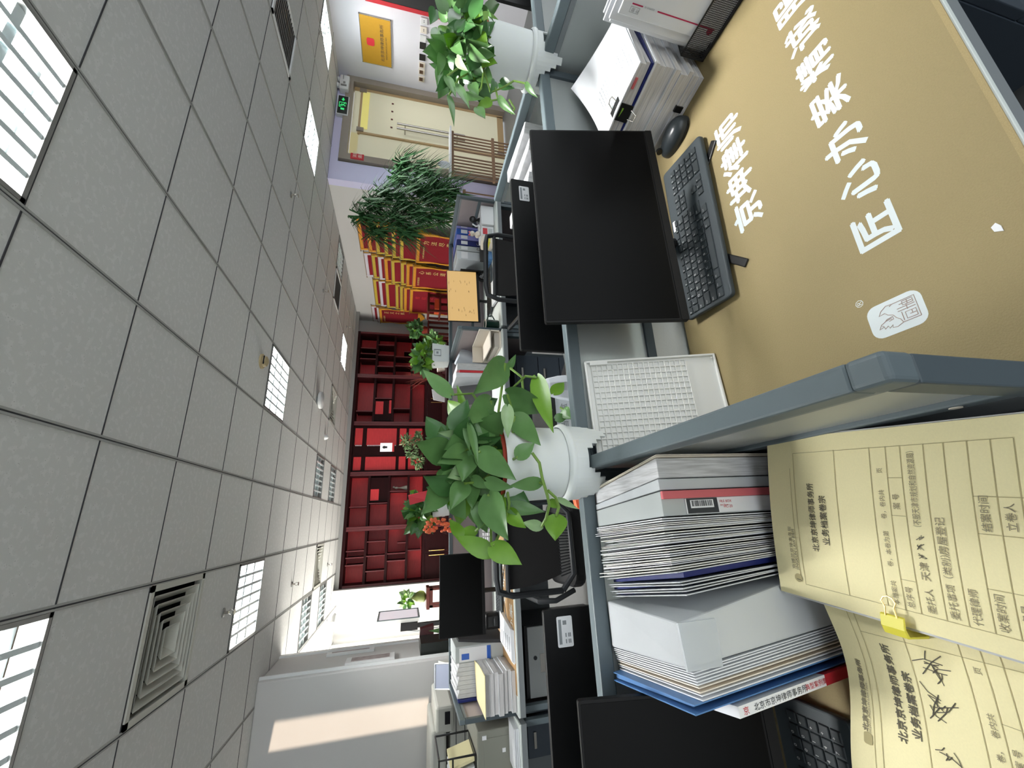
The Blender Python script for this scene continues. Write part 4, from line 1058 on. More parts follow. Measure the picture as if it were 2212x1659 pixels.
# ------------------------------------------------------------------ upright folders on the left desk
FY, BY, FT = .566, .803, 1.060
FZ0 = DZ + .003
rnd5 = random.Random(17)
def upright(name, label, cat, f0, f1, b0, b1, m_page, m_cover=None, top=FT, lean=.10, group='upright folders on the left desk', spine=None, topback=None, fy=FY, by=BY):
    """standing folder: f0 > f1 are its x limits at the front top, b0 > b1 at the back top"""
    tb = topback or top - .004
    sh = lambda z: (top - z) * lean
    H = lambda x0, x1, y, z: (V((x1 + sh(z), y, z)), V((x0 + sh(z), y, z)))
    t = thing(name, label, cat, ((f0 + f1) / 2 + sh(FZ0), (fy + by) / 2, FZ0), group)
    g_ = .0008
    a, b = H(f0 - g_, f1 + g_, fy, FZ0); c_, d = H(b0 - g_, b1 + g_, by, FZ0)
    e, f = H(f0 - g_, f1 + g_, fy, top); g2, h = H(b0 - g_, b1 + g_, by, tb)
    if m_cover:
        w = min(.0016, (f0 - f1) * .25)
        for s0, s1 in ((0, w), (1, w)):
            fa = (f0 - g_, f0 - g_ - w) if s0 == 0 else (f1 + g_ + w, f1 + g_)
            ba = (b0 - g_, b0 - g_ - w) if s0 == 0 else (b1 + g_ + w, b1 + g_)
            A, B = H(*fa, fy - .003, FZ0); C2, D2 = H(*ba, by, FZ0); E2_, F2 = H(*fa, fy - .003, top + .003); G3, H3 = H(*ba, by, tb + .003)
            obj('cover', MB().hexa([A, B, D2, C2], [E2_, F2, H3, G3]), m_cover, t)
        zp = top - .004 - .016 * rnd5.random(); yp = fy + .003 + .010 * rnd5.random(); w2 = w + (f0 - f1) * .12
        a, b = H(f0 - g_ - w2, f1 + g_ + w2, yp, FZ0); c_, d = H(b0 - g_ - w2, b1 + g_ + w2, by, FZ0); e, f = H(f0 - g_ - w2, f1 + g_ + w2, yp, zp); g2, h = H(b0 - g_ - w2, b1 + g_ + w2, by, zp - .002)
    obj('pages', MB().hexa([a, b, d, c_], [e, f, h, g2]), m_page, t, bevel=.0006, seg=1)
    return t
upright('report_folder', 'rightmost upright folder with a cream cover and dark red edge', 'folder', .0840, .0790, .0500, .0450, 'paper_edge', 'cream', lean=0, top=1.056)
upright('document_bundle', 'thick bundle of white pages beside the cream-covered folder', 'document', .0785, .0470, .0445, .0180, 'paper_side', lean=0, top=1.058)
upright('clear_folder', 'milky clear report folder left of the thick page bundle', 'folder', .0465, .0285, .0175, .0060, 'milky_film', lean=0)
t = upright('file_box', 'grey-white file box with red spine strip and barcode label', 'file box', .0280, -.0100, .0055, -.0260, 'film_grey', lean=0)
sh = lambda z: 0
obj('red_spine', MB().hexa([(.0155 + sh(FZ0), FY - .006, FZ0), (.0275 + sh(FZ0), FY - .006, FZ0), (.0275 + sh(FZ0), FY, FZ0), (.0155 + sh(FZ0), FY, FZ0)], [(.0155, FY - .006, FT), (.0275, FY - .006, FT), (.0275, FY, FT), (.0155, FY, FT)]), 'rose', t, bevel=.001)
SX = lambda a: a + .0010
obj('spine_label', MB().box(-.0085 + .001, .0140 + .001, FY - .0022, FY, .80, 1.020), 'label_paper', t)
k_ = MB().box(SX(-.0082), SX(.0138), FY - .0026, FY - .002, .962, 1.018); obj('label_black', k_, 'ink', t)
k_ = MB().box(SX(-.0005), SX(.0115), FY - .003, FY - .002, .970, 1.012); obj('barcode_ground', k_, 'label_paper', t)
bc = MB(); rb_ = random.Random(5); z = .973
while z < 1.009:
    w = .0006 + rb_.random() * .0012; bc.box(SX(.002), SX(.0105), FY - .0033, FY - .0029, z, z + w); z += w + .0006 + rb_.random() * .001
obj('barcode', bc, 'ink', t)
ft = lambda x, z: frame_mx((x, FY - .0026, z), (0, 0, -1), (1, 0, 0))
obj('lettering', MB().text('FILE BOX', .0055, ft(SX(.006), .958)).text('HC-20', .0060, ft(SX(-.002), .952)).text('A4 35mm', .0040, ft(SX(.001), .958)), 'red', t)
xs_f = [-.0105, -.0170, -.0225, -.0265, -.0340, -.0410, -.0450, -.0530, -.0600, -.0660, -.0720, -.0775, -.0835]
xs_b = [-.0265, -.0330, -.0390, -.0450, -.0550, -.0640, -.0690, -.0790, -.0870, -.0950, -.1030, -.1110, -.1200]
tp_ = [1.062, 1.059, 1.063, 1.057, 1.052, 1.054, 1.064, 1.060, 1.062, 1.066, 1.058, 1.062]
UL = ['white paper folder next to the grey-white file box', 'bent white envelope file second from the file box', 'thin white folder third from the file box', 'crumpled white plastic sleeve fourth from the file box', 'crumpled white sleeve fifth from the file box', 'thin folder sixth from the file box', 'large white envelope seventh from the file box, reaching farthest back', 'grey-rimmed folder eighth from the file box', 'cream-edged folder ninth from the file box', 'cream-edged folder tenth from the file box', 'white folder eleventh from the file box', 'white folder last before the navy ones']
for k in range(12):
    upright('paper_folder', UL[k], 'folder', xs_f[k], xs_f[k + 1], xs_b[k], xs_b[k + 1], 'fold_dark' if k in (1, 3, 6, 8, 10) else 'paper_side', 'paper' if k % 2 == 0 else 'tray_white', top=tp_[k] - .006 + .010 * rnd5.random(), fy=FY + rnd5.uniform(-.007, .004), lean=.0045 * k, by=BY + (.0 if k % 3 else -.012))  # some page blocks darkened to imitate shaded gaps
for k, (f0, f1, b0, b1, lab) in enumerate(((-.0845, -.1010, -.1215, -.1350, 'navy blue document in a clear sleeve, first of the navy ones'), (-.1015, -.1095, -.1355, -.1470, 'navy blue document in a clear sleeve, middle of the navy ones'), (-.1100, -.1180, -.1475, -.1560, 'navy blue document in a clear sleeve, beside the clear plastic box'))):
    upright('clear_folder', lab, 'folder', f0, f1, b0, b1, 'navy', 'milky_film', top=1.050 - .004 * k, lean=.060 + .015 * k)
# clear plastic file box
t = thing('plastic_file_box', 'big milky clear plastic file box among the upright folders', 'file box', (-.15, .69, FZ0), 'upright folders on the left desk')
sh = lambda z: (FT - z) * .10
pb = [V((-.205 + sh(FZ0), FY - .004, FZ0)), V((-.1235 + sh(FZ0), FY - .004, FZ0)), V((-.1625 + sh(FZ0), BY, FZ0)), V((-.238 + sh(FZ0), BY, FZ0))]
pt = [V((-.205, FY - .004, FT + .004)), V((-.150, FY - .004, FT + .008)), V((-.161, BY, FT - .006)), V((-.238, BY, FT - .006))]
obj('box_shell', MB().hexa(pb, pt), 'milky_film', t, bevel=.003)
ins = lambda P, f: [p + (sum(P, V()) / 4 - p) * f for p in P]
obj('contents', MB().hexa([p + V((0, 0, .004)) for p in ins(pb, .16)], [p - V((0, 0, .05)) for p in ins(pt, .16)]), 'paper_side', t)
obj('edge_tape', MB().hexa([pt[0] + V((-.002, -.003, -.055)), pt[1] + V((.001, -.003, -.060)), pt[1] + V((.001, .001, -.060)), pt[0] + V((-.002, .001, -.055))], [pt[0] + V((-.002, -.003, .001)), pt[1] + V((.001, -.003, .001)), pt[1] + V((.001, .001, .001)), pt[0] + V((-.002, .001, .001))]), 'clear_film', t)
for k, (f0, f1, b0, b1, lab) in enumerate(((-.2060, -.2120, -.2390, -.2450, 'white folder directly left of the plastic file box'), (-.2125, -.2190, -.2455, -.2520, 'white folder second left of the plastic file box'), (-.2195, -.2260, -.2525, -.2590, 'white folder third left of the plastic file box'), (-.2265, -.2350, -.2595, -.2675, 'cream folder fourth left of the plastic file box'), (-.2355, -.2440, -.2680, -.2760, 'white folder touching the blue one'))):
    upright('paper_folder', lab, 'folder', f0, f1, b0, b1, 'paper_side', 'paper' if k != 3 else 'cream', top=1.052 - .002 * k, lean=.105)
upright('blue_folder', 'translucent blue folder leaning at the left end of the row', 'folder', -.2445, -.2580, -.2765, -.2920, 'blue_film', 'blue_film', top=1.058, lean=.107)
t = thing('book', 'thin paperback with printed white and red spine below the blue folder', 'book', (-.24, .66, FZ0))
sh = lambda z: (1.06 - z) * .112
bk = lambda x0, x1, y0, y1, z0, z1: MB().hexa([(x0 + sh(z0), y0, z0), (x1 + sh(z0), y0, z0), (x1 + sh(z0) - .030, y1, z0), (x0 + sh(z0) - .030, y1, z0)], [(x0 + sh(z1), y0, z1), (x1 + sh(z1), y0, z1), (x1 + sh(z1) - .030, y1, z1), (x0 + sh(z1) - .030, y1, z1)])
obj('cover', bk(-.2735, -.2600, .556, .74, .846, 1.000), 'label_paper', t)
obj('lower_cover', bk(-.2735, -.2600, .556, .74, FZ0, .846), 'red', t)
sp = lambda x, z: frame_mx((x + sh(z), .5555, z), (sh(0) - sh(1), 0, -1), (1, 0, 0))
obj('spine_title', MB().text('北京市京坤律师事务所', .0095, sp(-.2705, .975)), 'ink', t)
obj('spine_subtitle', MB().text('精彩案例选', .0082, sp(-.2700, .882)).text('卍', .010, sp(-.2705, .993)) if False else MB().text('典型案例集', .0082, sp(-.2700, .884)).text('京', .010, sp(-.2708, .993)), 'red', t)

# left mat, papers under the case folders
t = thing('desk_mat', 'brown mat on the left desk in the shade of the folders', 'desk mat', (-.5, .5, DZ))
obj('mat_sheet', MB().box(-1.09, .078, .206, .795, DZ + .0004, DZ + .0024), 'mat_brown', t)
tag(obj('paper_pile', MB().prism([(-.10, .285), (.045, .265), (.065, .490), (-.085, .515)], lambda a, b, c_: (a, b, c_), DZ + .003, .853), 'paper_edge_warm', loc=(0, .4, DZ + .003)), 'pile of papers hidden under the clipped yellow case folder', 'paper')
tag(obj('paper_pile', MB().prism([(-.345, .23), (-.155, .23), (-.150, .43), (-.335, .46)], lambda a, b, c_: (a, b, c_), DZ + .003, .838), 'paper_edge_warm', loc=(-.25, .35, DZ + .003)), 'pile of papers hidden under the lower yellow case folder', 'paper')

def case_folder(name, label, P00, ux, vy, zfn, thick, lines, texts, scrib, ground, pen=.0004):
    """P00: near left corner; ux along the top edge to the right, vy away from the camera"""
    P00, ux, vy = V(P00), V(ux), V(vy)
    def S(u, v, d=0): return P00 + ux * u + vy * v + V((0, 0, zfn(u, v) + d))
    t = thing(name, label, 'case folder', tuple(S(.5, .5, -thick)), 'yellow kraft case folders')
    obj('cover', MB().sheet(lambda u, v: S(u, v), 24, 24, .0012), 'kraft', t, smooth=True)
    obj('pages', MB().sheet(lambda u, v: S(-.012 + 1.02 * u, .02 + .965 * v, -.0016 - .003 * math.sin(u * 7) * (1 - u)), 24, 16, thick), 'paper_side', t, smooth=True)
    ml = MB()
    def seg(u0, v0, u1, v1, w=.00035):
        n = 10
        for i in range(n):
            a, b = S(u0 + (u1 - u0) * i / n, v0 + (v1 - v0) * i / n, .0006), S(u0 + (u1 - u0) * (i + 1) / n, v0 + (v1 - v0) * (i + 1) / n, .0006)
            s_ = (b - a).cross(V((0, 0, 1))).normalized() * w
            ml.quad(a - s_, b - s_, b + s_, a + s_)
    for q_ in lines: seg(*q_)
    obj('printed_lines', ml, 'kraft_line', t)
    def warp(body, size, u, v, sx=1, off=0):
        tm = MB().text(body, size, Matrix.Identity(4), sx=sx, off=off)
        lx, ly = ux.length, vy.length
        for i, p in enumerate(tm.v): tm.v[i] = S(u + p.x / lx, v + p.y / ly, .0008)
        return tm
    for nm, grp, m_ in (('title', texts[0], 'kraft_ink'), ('small_print', texts[1], 'kraft_small')):
        b = MB()
        for a in grp:
            tm = warp(*a); b.add(tm.v, tm.f)
        obj(nm, b, m_, t)
    sc = MB()
    for st in scrib: sc.tube([S(u, v, .0008) for u, v in st], pen, 4)
    if scrib: obj('handwriting', sc, 'kraft_pen', t)
    ground(t, S)
    return t
def scribble(u, v, n, w, hgt, seed):
    r_ = random.Random(seed); o = []
    for k in range(n):
        cu = u + k * w
        for s_ in range(5):
            a = (cu + r_.uniform(0, .55) * w, v + r_.uniform(.1, .95) * hgt); b = (cu + r_.uniform(.3, .9) * w, v + r_.uniform(0, .9) * hgt)
            o.append([a, ((a[0] + b[0]) / 2 + r_.uniform(-.1, .1) * w, (a[1] + b[1]) / 2 + r_.uniform(-.1, .1) * hgt), b])
    return o
# the clipped one on top: u runs left to right, v from the near edge to the far edge
L1_ = [(.085, .0, .085, .885), (.085, .885, .895, .885), (.905, .12, .895, .885), (.10, .905, .80, .905)]
RV = [.69, .545, .485, .435, .36, .30, .235, .175, .12, .06]
for v in RV: L1_.append((.085, v, .903, v))
L1_ += [(.235, .485, .235, .435), (.55, .485, .55, .435), (.74, .485, .74, .435), (.27, .235, .27, .06), (.50, .235, .50, .06), (.66, .235, .66, .06)]
L1_ = [(a, b - .028, c_, d - .028) for a, b, c_, d in L1_]
TT1 = [('北京京坤律师事务所', .0102, .30, .768, 1, .00010), ('业务档案卷宗', .0104, .345, .716, 1.05, .00010)]
SP1 = [('京博兰京坤事务所', .0060, .165, .925, 1.25), ('JINGKUN LAW FIRM', .0060, .165, .908, 1.05), ('本档案共        卷，本卷为第       卷，卷内共          页', .0068, .10, .503), ('总序号', .0080, .10, .453), ('案 号', .0080, .58, .453), ('委托人', .0088, .10, .388), ('委托事项（类别）', .0088, .10, .322),
       ('代理律师', .0088, .10, .262), ('收案时间', .0088, .10, .198), ('档案号', .0092, .11, .138), ('结案时间', .0088, .51, .198), ('立卷人', .0088, .52, .138), ('归档时间', .0088, .51, .080), ('天津', .0100, .25, .388), ('（不服天津市规划和自然资源局）', .0082, .485, .392, .74), ('房屋登记', .0098, .385, .322), ('办案结果', .0088, .10, .080)]
SP1 = [(a[0], a[1], a[2], a[3] - .028) + tuple(a[4:]) for a in SP1]
SC1 = scribble(.345, .358, 3, .042, .030, 2)
def g1(t, S):
    b = MB()
    c = [S(.115 + .026 * math.cos(w_ * .35), .890 + .019 * math.sin(w_ * .35), .0008) for w_ in range(18)]
    b.add(c, [tuple(range(18))]); obj('round_seal', b, 'kraft_line', t)
    obj('seal_letter', MB().text('J', .0085, frame_mx(S(.100, .879, .0012), S(1, 0) - S(0, 0), S(0, 1) - S(0, 0))), 'kraft_ink', t)
P1 = (-.154, .262, 0)
ZC1 = lambda u, v: .8850 + .004 * math.sin(u * 3) - .004 * (1 - u) ** 3 + .003 * v - .003 * math.sin(v * 3.1)
cf1 = case_folder('case_folder', 'upper yellow case folder of printed forms held by a yellow clip', P1, (.221, -.044, 0), (.030, .297, 0), ZC1, .020, L1_, (TT1, SP1), SC1, g1, pen=.0003)
P2 = (-.365, .235, 0)
def ZC2(u, v): return .852 + .012 * math.cos((u - .05) * 5.6) * v ** 2 + .010 * max(0, u - .75) * v
L2_ = [(.0, .90, 1, .90), (.0, .87, 1, .87), (.0, .70, 1, .70), (.0, .52, 1, .52), (.0, .46, 1, .46), (.0, .41, 1, .41), (.86, .08, .86, .87), (.30, .46, .30, .41), (.62, .46, .62, .41)]
TT2 = [('北京京坤律师事务所', .0112, .36, .775, 1.05, .0002), ('业务档案卷宗', .0112, .40, .722, 1.05, .0002)]
SP2 = [('北京京坤律师事务所', .0075, .335, .925, 1.2, .0003), ('BEIJING JINGKUN LAW FIRM', .0036, .335, .912, 1.2), ('卷，本卷为', .0075, .16, .48), ('卷，', .0075, .46, .475), ('卷内共', .0075, .55, .475), ('页', .0075, .80, .475), ('案 号', .0078, .46, .428), ('总序号', .0075, .10, .428)]
SC2 = scribble(.24, .585, 2, .10, .10, 11) + scribble(.52, .565, 2, .17, .13, 12) + scribble(.56, .585, 2, .16, .12, 16)
def g2_(t, S):
    b = MB(); P_ = [S(.305 + a, .925 + b_, .0008) for a, b_ in rrect(.055, .034, .01, 3)]
    b.add(P_, [tuple(range(len(P_)))]); obj('square_seal', b, 'kraft_line', t)
case_folder('case_folder', 'lower yellow case folder with wavy edge and large handwriting', P2, (.228, -.020, 0), (.006, .300, 0), ZC2, .012, L2_, (TT2, SP2), SC2, g2_, pen=.00045)
t = thing('binder_clip', 'yellow binder clip with wire loop on the upper yellow folder', 'binder clip', (-.142, .405, .88))
cc = V((-.1415, .4085, .8735)); dx = V((.985, -.17, 0)); dy = V((.10, .99, 0))
q = lambda a, b, c_: cc + dx * a + dy * b + V((0, 0, c_))
obj('clip_body', MB().prism([(-.012, -.020), (-.009, .012), (.000, .0165), (.013, .0160), (.014, .0138), (.001, .0140), (-.007, .0095), (-.009, -.020)], lambda a, b, c_: q(a, c_, b), -.0125, .0125).prism([(-.012, -.0215), (.012, -.024), (.012, -.0222), (-.010, -.0195)], lambda a, b, c_: q(a, c_, b), -.0125, .0125), 'yellow_clip', t, bevel=.0008)
obj('clip_loop', MB().tube([q(.012, -.006, .0165), q(.022, -.0045, .0175), q(.028, -.0075, .0180), q(.033, -.0045, .0180), q(.0345, 0, .0180), q(.033, .0045, .0180), q(.028, .0075, .0180), q(.022, .0045, .0175), q(.012, .006, .0165)], .0008, 6), 'brass', t)

# leaf and stem layout of the two near plants (world coordinates)
LEAVES_MID = [(0.320, 0.800, 1.235, 0.237, 0.760, 1.307, 0.050, 'l'), (0.317, 0.820, 1.221, 0.342, 0.800, 1.210, 0.013, 'l'), (0.275, 0.760, 1.179, 0.153, 0.720, 1.171, 0.034, 'y'), (0.254, 0.800, 1.129, 0.289, 0.820, 1.093, 0.024, 'y'), (0.245, 0.800, 1.354, 0.313, 0.840, 1.409, 0.027, 'l'), (0.235, 0.800, 1.270, 0.172, 0.750, 1.330, 0.041, 'l'), (0.243, 0.780, 1.239, 0.201, 0.760, 1.152, 0.050, 'l'), (0.194, 0.770, 1.228, 0.128, 0.730, 1.192, 0.037, 'l'), (0.206, 0.740, 1.250, 0.141, 0.720, 1.257, 0.021, 'p'), (0.195, 0.800, 1.294, 0.196, 0.780, 1.249, 0.031, 'l'), (0.148, 0.780, 1.305, 0.186, 0.800, 1.257, 0.038, 'l'), (0.157, 0.800, 1.323, 0.127, 0.760, 1.368, 0.030, 'l'), (0.190, 0.820, 1.323, 0.169, 0.800, 1.360, 0.026, 'l'), (0.199, 0.820, 1.326, 0.253, 0.860, 1.358, 0.033, 'y'), (0.217, 0.840, 1.321, 0.291, 0.860, 1.330, 0.016, 'y'), (0.176, 0.760, 1.327, 0.122, 0.740, 1.327, 0.014, 'l'), (0.106, 0.730, 1.238, 0.132, 0.720, 1.206, 0.027, 'l'), (0.164, 0.800, 1.343, 0.161, 0.780, 1.378, 0.013, 'p'), (0.155, 0.790, 1.330, 0.110, 0.760, 1.365, 0.032, 'l'), (0.128, 0.780, 1.328, 0.101, 0.750, 1.379, 0.033, 'l'), (0.169, 0.740, 1.325, 0.093, 0.720, 1.313, 0.014, 'l'), (0.176, 0.800, 1.257, 0.128, 0.780, 1.298, 0.038, 'l'), (0.122, 0.760, 1.304, 0.065, 0.720, 1.248, 0.039, 'l'), (0.117, 0.780, 1.321, 0.069, 0.750, 1.338, 0.036, 'l'), (0.096, 0.790, 1.324, 0.075, 0.760, 1.362, 0.030, 'p'), (0.065, 0.740, 1.296, 0.050, 0.720, 1.253, 0.023, 'l'), (0.058, 0.720, 1.199, 0.053, 0.710, 1.260, 0.021, 'l'), (0.076, 0.790, 1.313, 0.054, 0.770, 1.286, 0.019, 'l'), (0.065, 0.780, 1.330, 0.021, 0.750, 1.359, 0.032, 'l'), (0.062, 0.800, 1.308, 0.020, 0.780, 1.317, 0.027, 'l'), (0.041, 0.760, 1.289, -0.035, 0.720, 1.269, 0.047, 'l'), (0.028, 0.790, 1.297, -0.016, 0.770, 1.306, 0.032, 'l'), (-0.027, 0.800, 1.334, 0.004, 0.820, 1.353, 0.020, 'y'), (-0.020, 0.800, 1.307, -0.028, 0.820, 1.344, 0.020, 'y'), (-0.059, 0.770, 1.285, -0.026, 0.800, 1.346, 0.030, 'y'), (-0.046, 0.750, 1.288, -0.075, 0.720, 1.243, 0.032, 'y'), (0.019, 0.790, 1.248, 0.009, 0.770, 1.177, 0.025, 'l'), (0.012, 0.790, 1.245, -0.020, 0.770, 1.220, 0.027, 'y'), (-0.018, 0.760, 1.190, -0.010, 0.780, 1.222, 0.018, 'p'), (-0.001, 0.740, 1.167, -0.042, 0.730, 1.177, 0.036, 'y'), (0.027, 0.750, 1.173, 0.012, 0.740, 1.161, 0.014, 'y'), (0.029, 0.740, 1.160, 0.009, 0.720, 1.131, 0.010, 'p'), (0.234, 0.860, 1.084, 0.207, 0.840, 1.078, 0.025, 'l'), (0.212, 0.860, 1.106, 0.219, 0.860, 1.073, 0.019, 'l'), (0.236, 0.860, 1.279, 0.250, 0.840, 1.246, 0.030, 'd'), (0.148, 0.830, 1.267, 0.116, 0.810, 1.248, 0.032, 'd'), (0.111, 0.840, 1.276, 0.090, 0.820, 1.299, 0.032, 'd'), (0.153, 0.860, 1.301, 0.150, 0.840, 1.333, 0.033, 'd'), (0.105, 0.800, 1.265, 0.086, 0.790, 1.244, 0.027, 'd'), (0.055, 0.840, 1.287, 0.046, 0.830, 1.317, 0.032, 'd'), (0.149, 0.840, 1.239, 0.184, 0.860, 1.259, 0.029, 'd'), (0.248, 0.860, 1.214, 0.211, 0.840, 1.190, 0.034, 'd'), (0.111, 0.840, 1.305, 0.129, 0.860, 1.321, 0.025, 'd'), (0.009, 0.820, 1.273, 0.006, 0.810, 1.303, 0.031, 'd'), (0.249, 0.860, 1.182, 0.272, 0.860, 1.152, 0.027, 'd')]
LEAVES_RIGHT = [(1.303, 0.830, 1.367, 1.272, 0.790, 1.415, 0.028, 'l'), (1.429, 0.850, 1.386, 1.321, 0.830, 1.400, 0.027, 'l'), (1.483, 0.850, 1.358, 1.537, 0.850, 1.387, 0.032, 'l'), (1.502, 0.830, 1.332, 1.343, 0.790, 1.351, 0.035, 'l'), (1.488, 0.830, 1.310, 1.533, 0.810, 1.327, 0.034, 'l'), (1.434, 0.780, 1.270, 1.343, 0.750, 1.236, 0.032, 'l'), (1.308, 0.830, 1.380, 1.279, 0.830, 1.426, 0.033, 'l'), (1.291, 0.830, 1.373, 1.175, 0.810, 1.381, 0.023, 'l'), (1.295, 0.790, 1.351, 1.177, 0.750, 1.325, 0.029, 'l'), (1.277, 0.790, 1.318, 1.207, 0.730, 1.252, 0.029, 'l'), (1.240, 0.770, 1.308, 1.139, 0.730, 1.269, 0.028, 'l'), (1.316, 0.790, 1.291, 1.273, 0.770, 1.241, 0.034, 'd'), (1.209, 0.760, 1.285, 1.177, 0.730, 1.243, 0.026, 'l'), (1.193, 0.770, 1.341, 1.123, 0.750, 1.319, 0.022, 'p'), (1.232, 0.830, 1.380, 1.134, 0.810, 1.387, 0.020, 'l'), (1.172, 0.810, 1.362, 1.054, 0.770, 1.342, 0.021, 'l'), (1.124, 0.790, 1.339, 1.002, 0.750, 1.310, 0.020, 'l'), (1.137, 0.790, 1.297, 1.071, 0.770, 1.284, 0.025, 'l'), (1.192, 0.830, 1.360, 1.111, 0.810, 1.387, 0.022, 'd'), (1.076, 0.790, 1.357, 0.961, 0.770, 1.344, 0.015, 'l'), (1.073, 0.780, 1.322, 1.046, 0.760, 1.270, 0.017, 'l'), (1.086, 0.790, 1.244, 1.051, 0.790, 1.283, 0.023, 'y'), (1.051, 0.790, 1.283, 1.005, 0.780, 1.264, 0.024, 'l'), (1.075, 0.770, 1.226, 1.000, 0.750, 1.193, 0.020, 'l'), (1.125, 0.750, 1.154, 1.066, 0.740, 1.132, 0.015, 'l'), (1.195, 0.810, 1.209, 1.156, 0.790, 1.175, 0.027, 'd'), (1.197, 0.810, 1.223, 1.119, 0.790, 1.240, 0.020, 'd'), (1.424, 0.830, 1.311, 1.339, 0.810, 1.287, 0.039, 'd'), (1.421, 0.810, 1.286, 1.336, 0.790, 1.263, 0.036, 'd'), (1.300, 0.850, 1.351, 1.263, 0.830, 1.313, 0.033, 'd'), (1.244, 0.830, 1.313, 1.185, 0.810, 1.290, 0.031, 'd'), (1.549, 0.830, 1.295, 1.552, 0.810, 1.254, 0.037, 'd'), (1.448, 0.850, 1.337, 1.383, 0.830, 1.312, 0.035, 'd'), (1.534, 0.870, 1.371, 1.516, 0.850, 1.329, 0.042, 'd'), (1.547, 0.870, 1.393, 1.476, 0.870, 1.406, 0.032, 'd'), (1.262, 0.830, 1.286, 1.203, 0.810, 1.263, 0.027, 'd')]
STEMS_MID = [[(0.124, 0.800, 1.245), (0.195, 0.800, 1.257), (0.320, 0.800, 1.235)], [(0.173, 0.810, 1.235), (0.267, 0.800, 1.218), (0.281, 0.770, 1.200), (0.275, 0.760, 1.179)], [(0.185, 0.820, 1.227), (0.252, 0.800, 1.198), (0.289, 0.800, 1.199), (0.317, 0.820, 1.219)], [(0.165, 0.820, 1.243), (0.255, 0.820, 1.305), (0.245, 0.800, 1.354)], [(0.144, 0.810, 1.242), (0.203, 0.810, 1.269), (0.235, 0.800, 1.270)], [(0.152, 0.800, 1.244), (0.218, 0.790, 1.228), (0.243, 0.780, 1.239)], [(0.141, 0.790, 1.242), (0.165, 0.770, 1.231), (0.194, 0.770, 1.228)], [(0.124, 0.800, 1.245), (0.112, 0.780, 1.287), (0.122, 0.760, 1.304)], [(0.104, 0.790, 1.244), (0.106, 0.730, 1.238)], [(0.068, 0.790, 1.245), (0.050, 0.780, 1.271), (0.041, 0.760, 1.289)], [(0.050, 0.780, 1.248), (0.028, 0.780, 1.245), (0.012, 0.790, 1.245)], [(0.112, 0.720, 1.212), (0.093, 0.715, 1.201), (0.063, 0.710, 1.199), (0.035, 0.710, 1.192), (0.019, 0.720, 1.186), (-0.004, 0.740, 1.187), (-0.018, 0.760, 1.190)], [(0.055, 0.710, 1.196), (0.058, 0.720, 1.201)], [(0.043, 0.710, 1.190), (0.031, 0.720, 1.173), (0.015, 0.730, 1.164), (-0.001, 0.740, 1.167)], [(0.016, 0.790, 1.245), (-0.017, 0.770, 1.263), (-0.046, 0.750, 1.284)], [(0.026, 0.790, 1.279), (-0.007, 0.780, 1.295), (-0.020, 0.800, 1.307)], [(0.108, 0.820, 1.246), (0.070, 0.800, 1.294), (0.065, 0.780, 1.330)], [(0.136, 0.820, 1.240), (0.146, 0.820, 1.288), (0.128, 0.780, 1.328)], [(0.156, 0.820, 1.244), (0.178, 0.810, 1.289), (0.190, 0.820, 1.323)], [(0.210, 0.850, 1.070), (0.229, 0.860, 1.076), (0.242, 0.870, 1.088)], [(0.029, 0.800, 1.245), (-0.016, 0.780, 1.282), (-0.059, 0.770, 1.285)]]
STEMS_RIGHT = [[(1.389, 0.820, 1.250), (1.346, 0.820, 1.313), (1.324, 0.840, 1.379)], [(1.276, 0.800, 1.256), (1.217, 0.800, 1.317), (1.187, 0.820, 1.361)], [(1.218, 0.800, 1.258), (1.132, 0.800, 1.241), (1.146, 0.790, 1.209), (1.169, 0.780, 1.177), (1.140, 0.760, 1.150)], [(1.218, 0.800, 1.258), (1.142, 0.800, 1.267), (1.090, 0.800, 1.293), (1.087, 0.790, 1.320)], [(1.154, 0.800, 1.226), (1.111, 0.800, 1.221), (1.100, 0.800, 1.242)], [(1.092, 0.780, 1.194), (1.062, 0.780, 1.180), (1.042, 0.780, 1.190)], [(1.268, 0.820, 1.253), (1.187, 0.820, 1.328), (1.089, 0.800, 1.356)], [(1.507, 0.840, 1.250), (1.502, 0.850, 1.308), (1.500, 0.860, 1.357)]]
# ------------------------------------------------------------------ plants
def leaf(mb, b, t, w, roll=0.0, droop=.12, fold=.18, heart=.32, nu=8, face=None):
    """heart-shaped pothos leaf from stalk b to tip t, width w; the blade faces the viewer side, rolled about its axis"""
    b, t = V(b), V(t); ax = t - b; L = ax.length; ax = ax / L
    fc = (face or (EYE - (b + t) / 2)).normalized()
    nrm = (fc - ax * fc.dot(ax)).normalized()
    sd = ax.cross(nrm).normalized()
    c, s = math.cos(roll), math.sin(roll)
    nrm, sd = nrm * c + sd * s, sd * c - nrm * s
    rows = [(-.08 * 1, .30, 0), (.0, .62, 0), (.10, .86, 0), (.24, 1, 0), (.40, .97, 0), (.56, .80, 0), (.72, .55, 0), (.86, .28, 0), (1.0, .012, 0)]
    vs = []
    for k, (u, wd, _) in enumerate(rows):
        for j, s_ in enumerate((-1, -.5, 0, .5, 1)):
            uu = u if abs(s_) > .1 or k > 1 else max(u, .02)
            if k == 0 and s_ == 0: uu = .02
            p = b + ax * (L * uu) + sd * (s_ * wd * w / 2) + nrm * (abs(s_) ** 1.3 * fold * wd * w / 2 - droop * L * (uu - .3) ** 2 + .02 * w * math.sin(6 * uu + 2 * s_))
            vs.append(p)
    o = []
    for k in range(len(rows) - 1):
        for j in range(4): a = k * 5 + j; o.append((a, a + 1, a + 6, a + 5))
    n = len(vs); th = .0008
    mb.add(vs + [p - nrm * th for p in vs], o + [tuple(n + i for i in f[::-1]) for f in o])
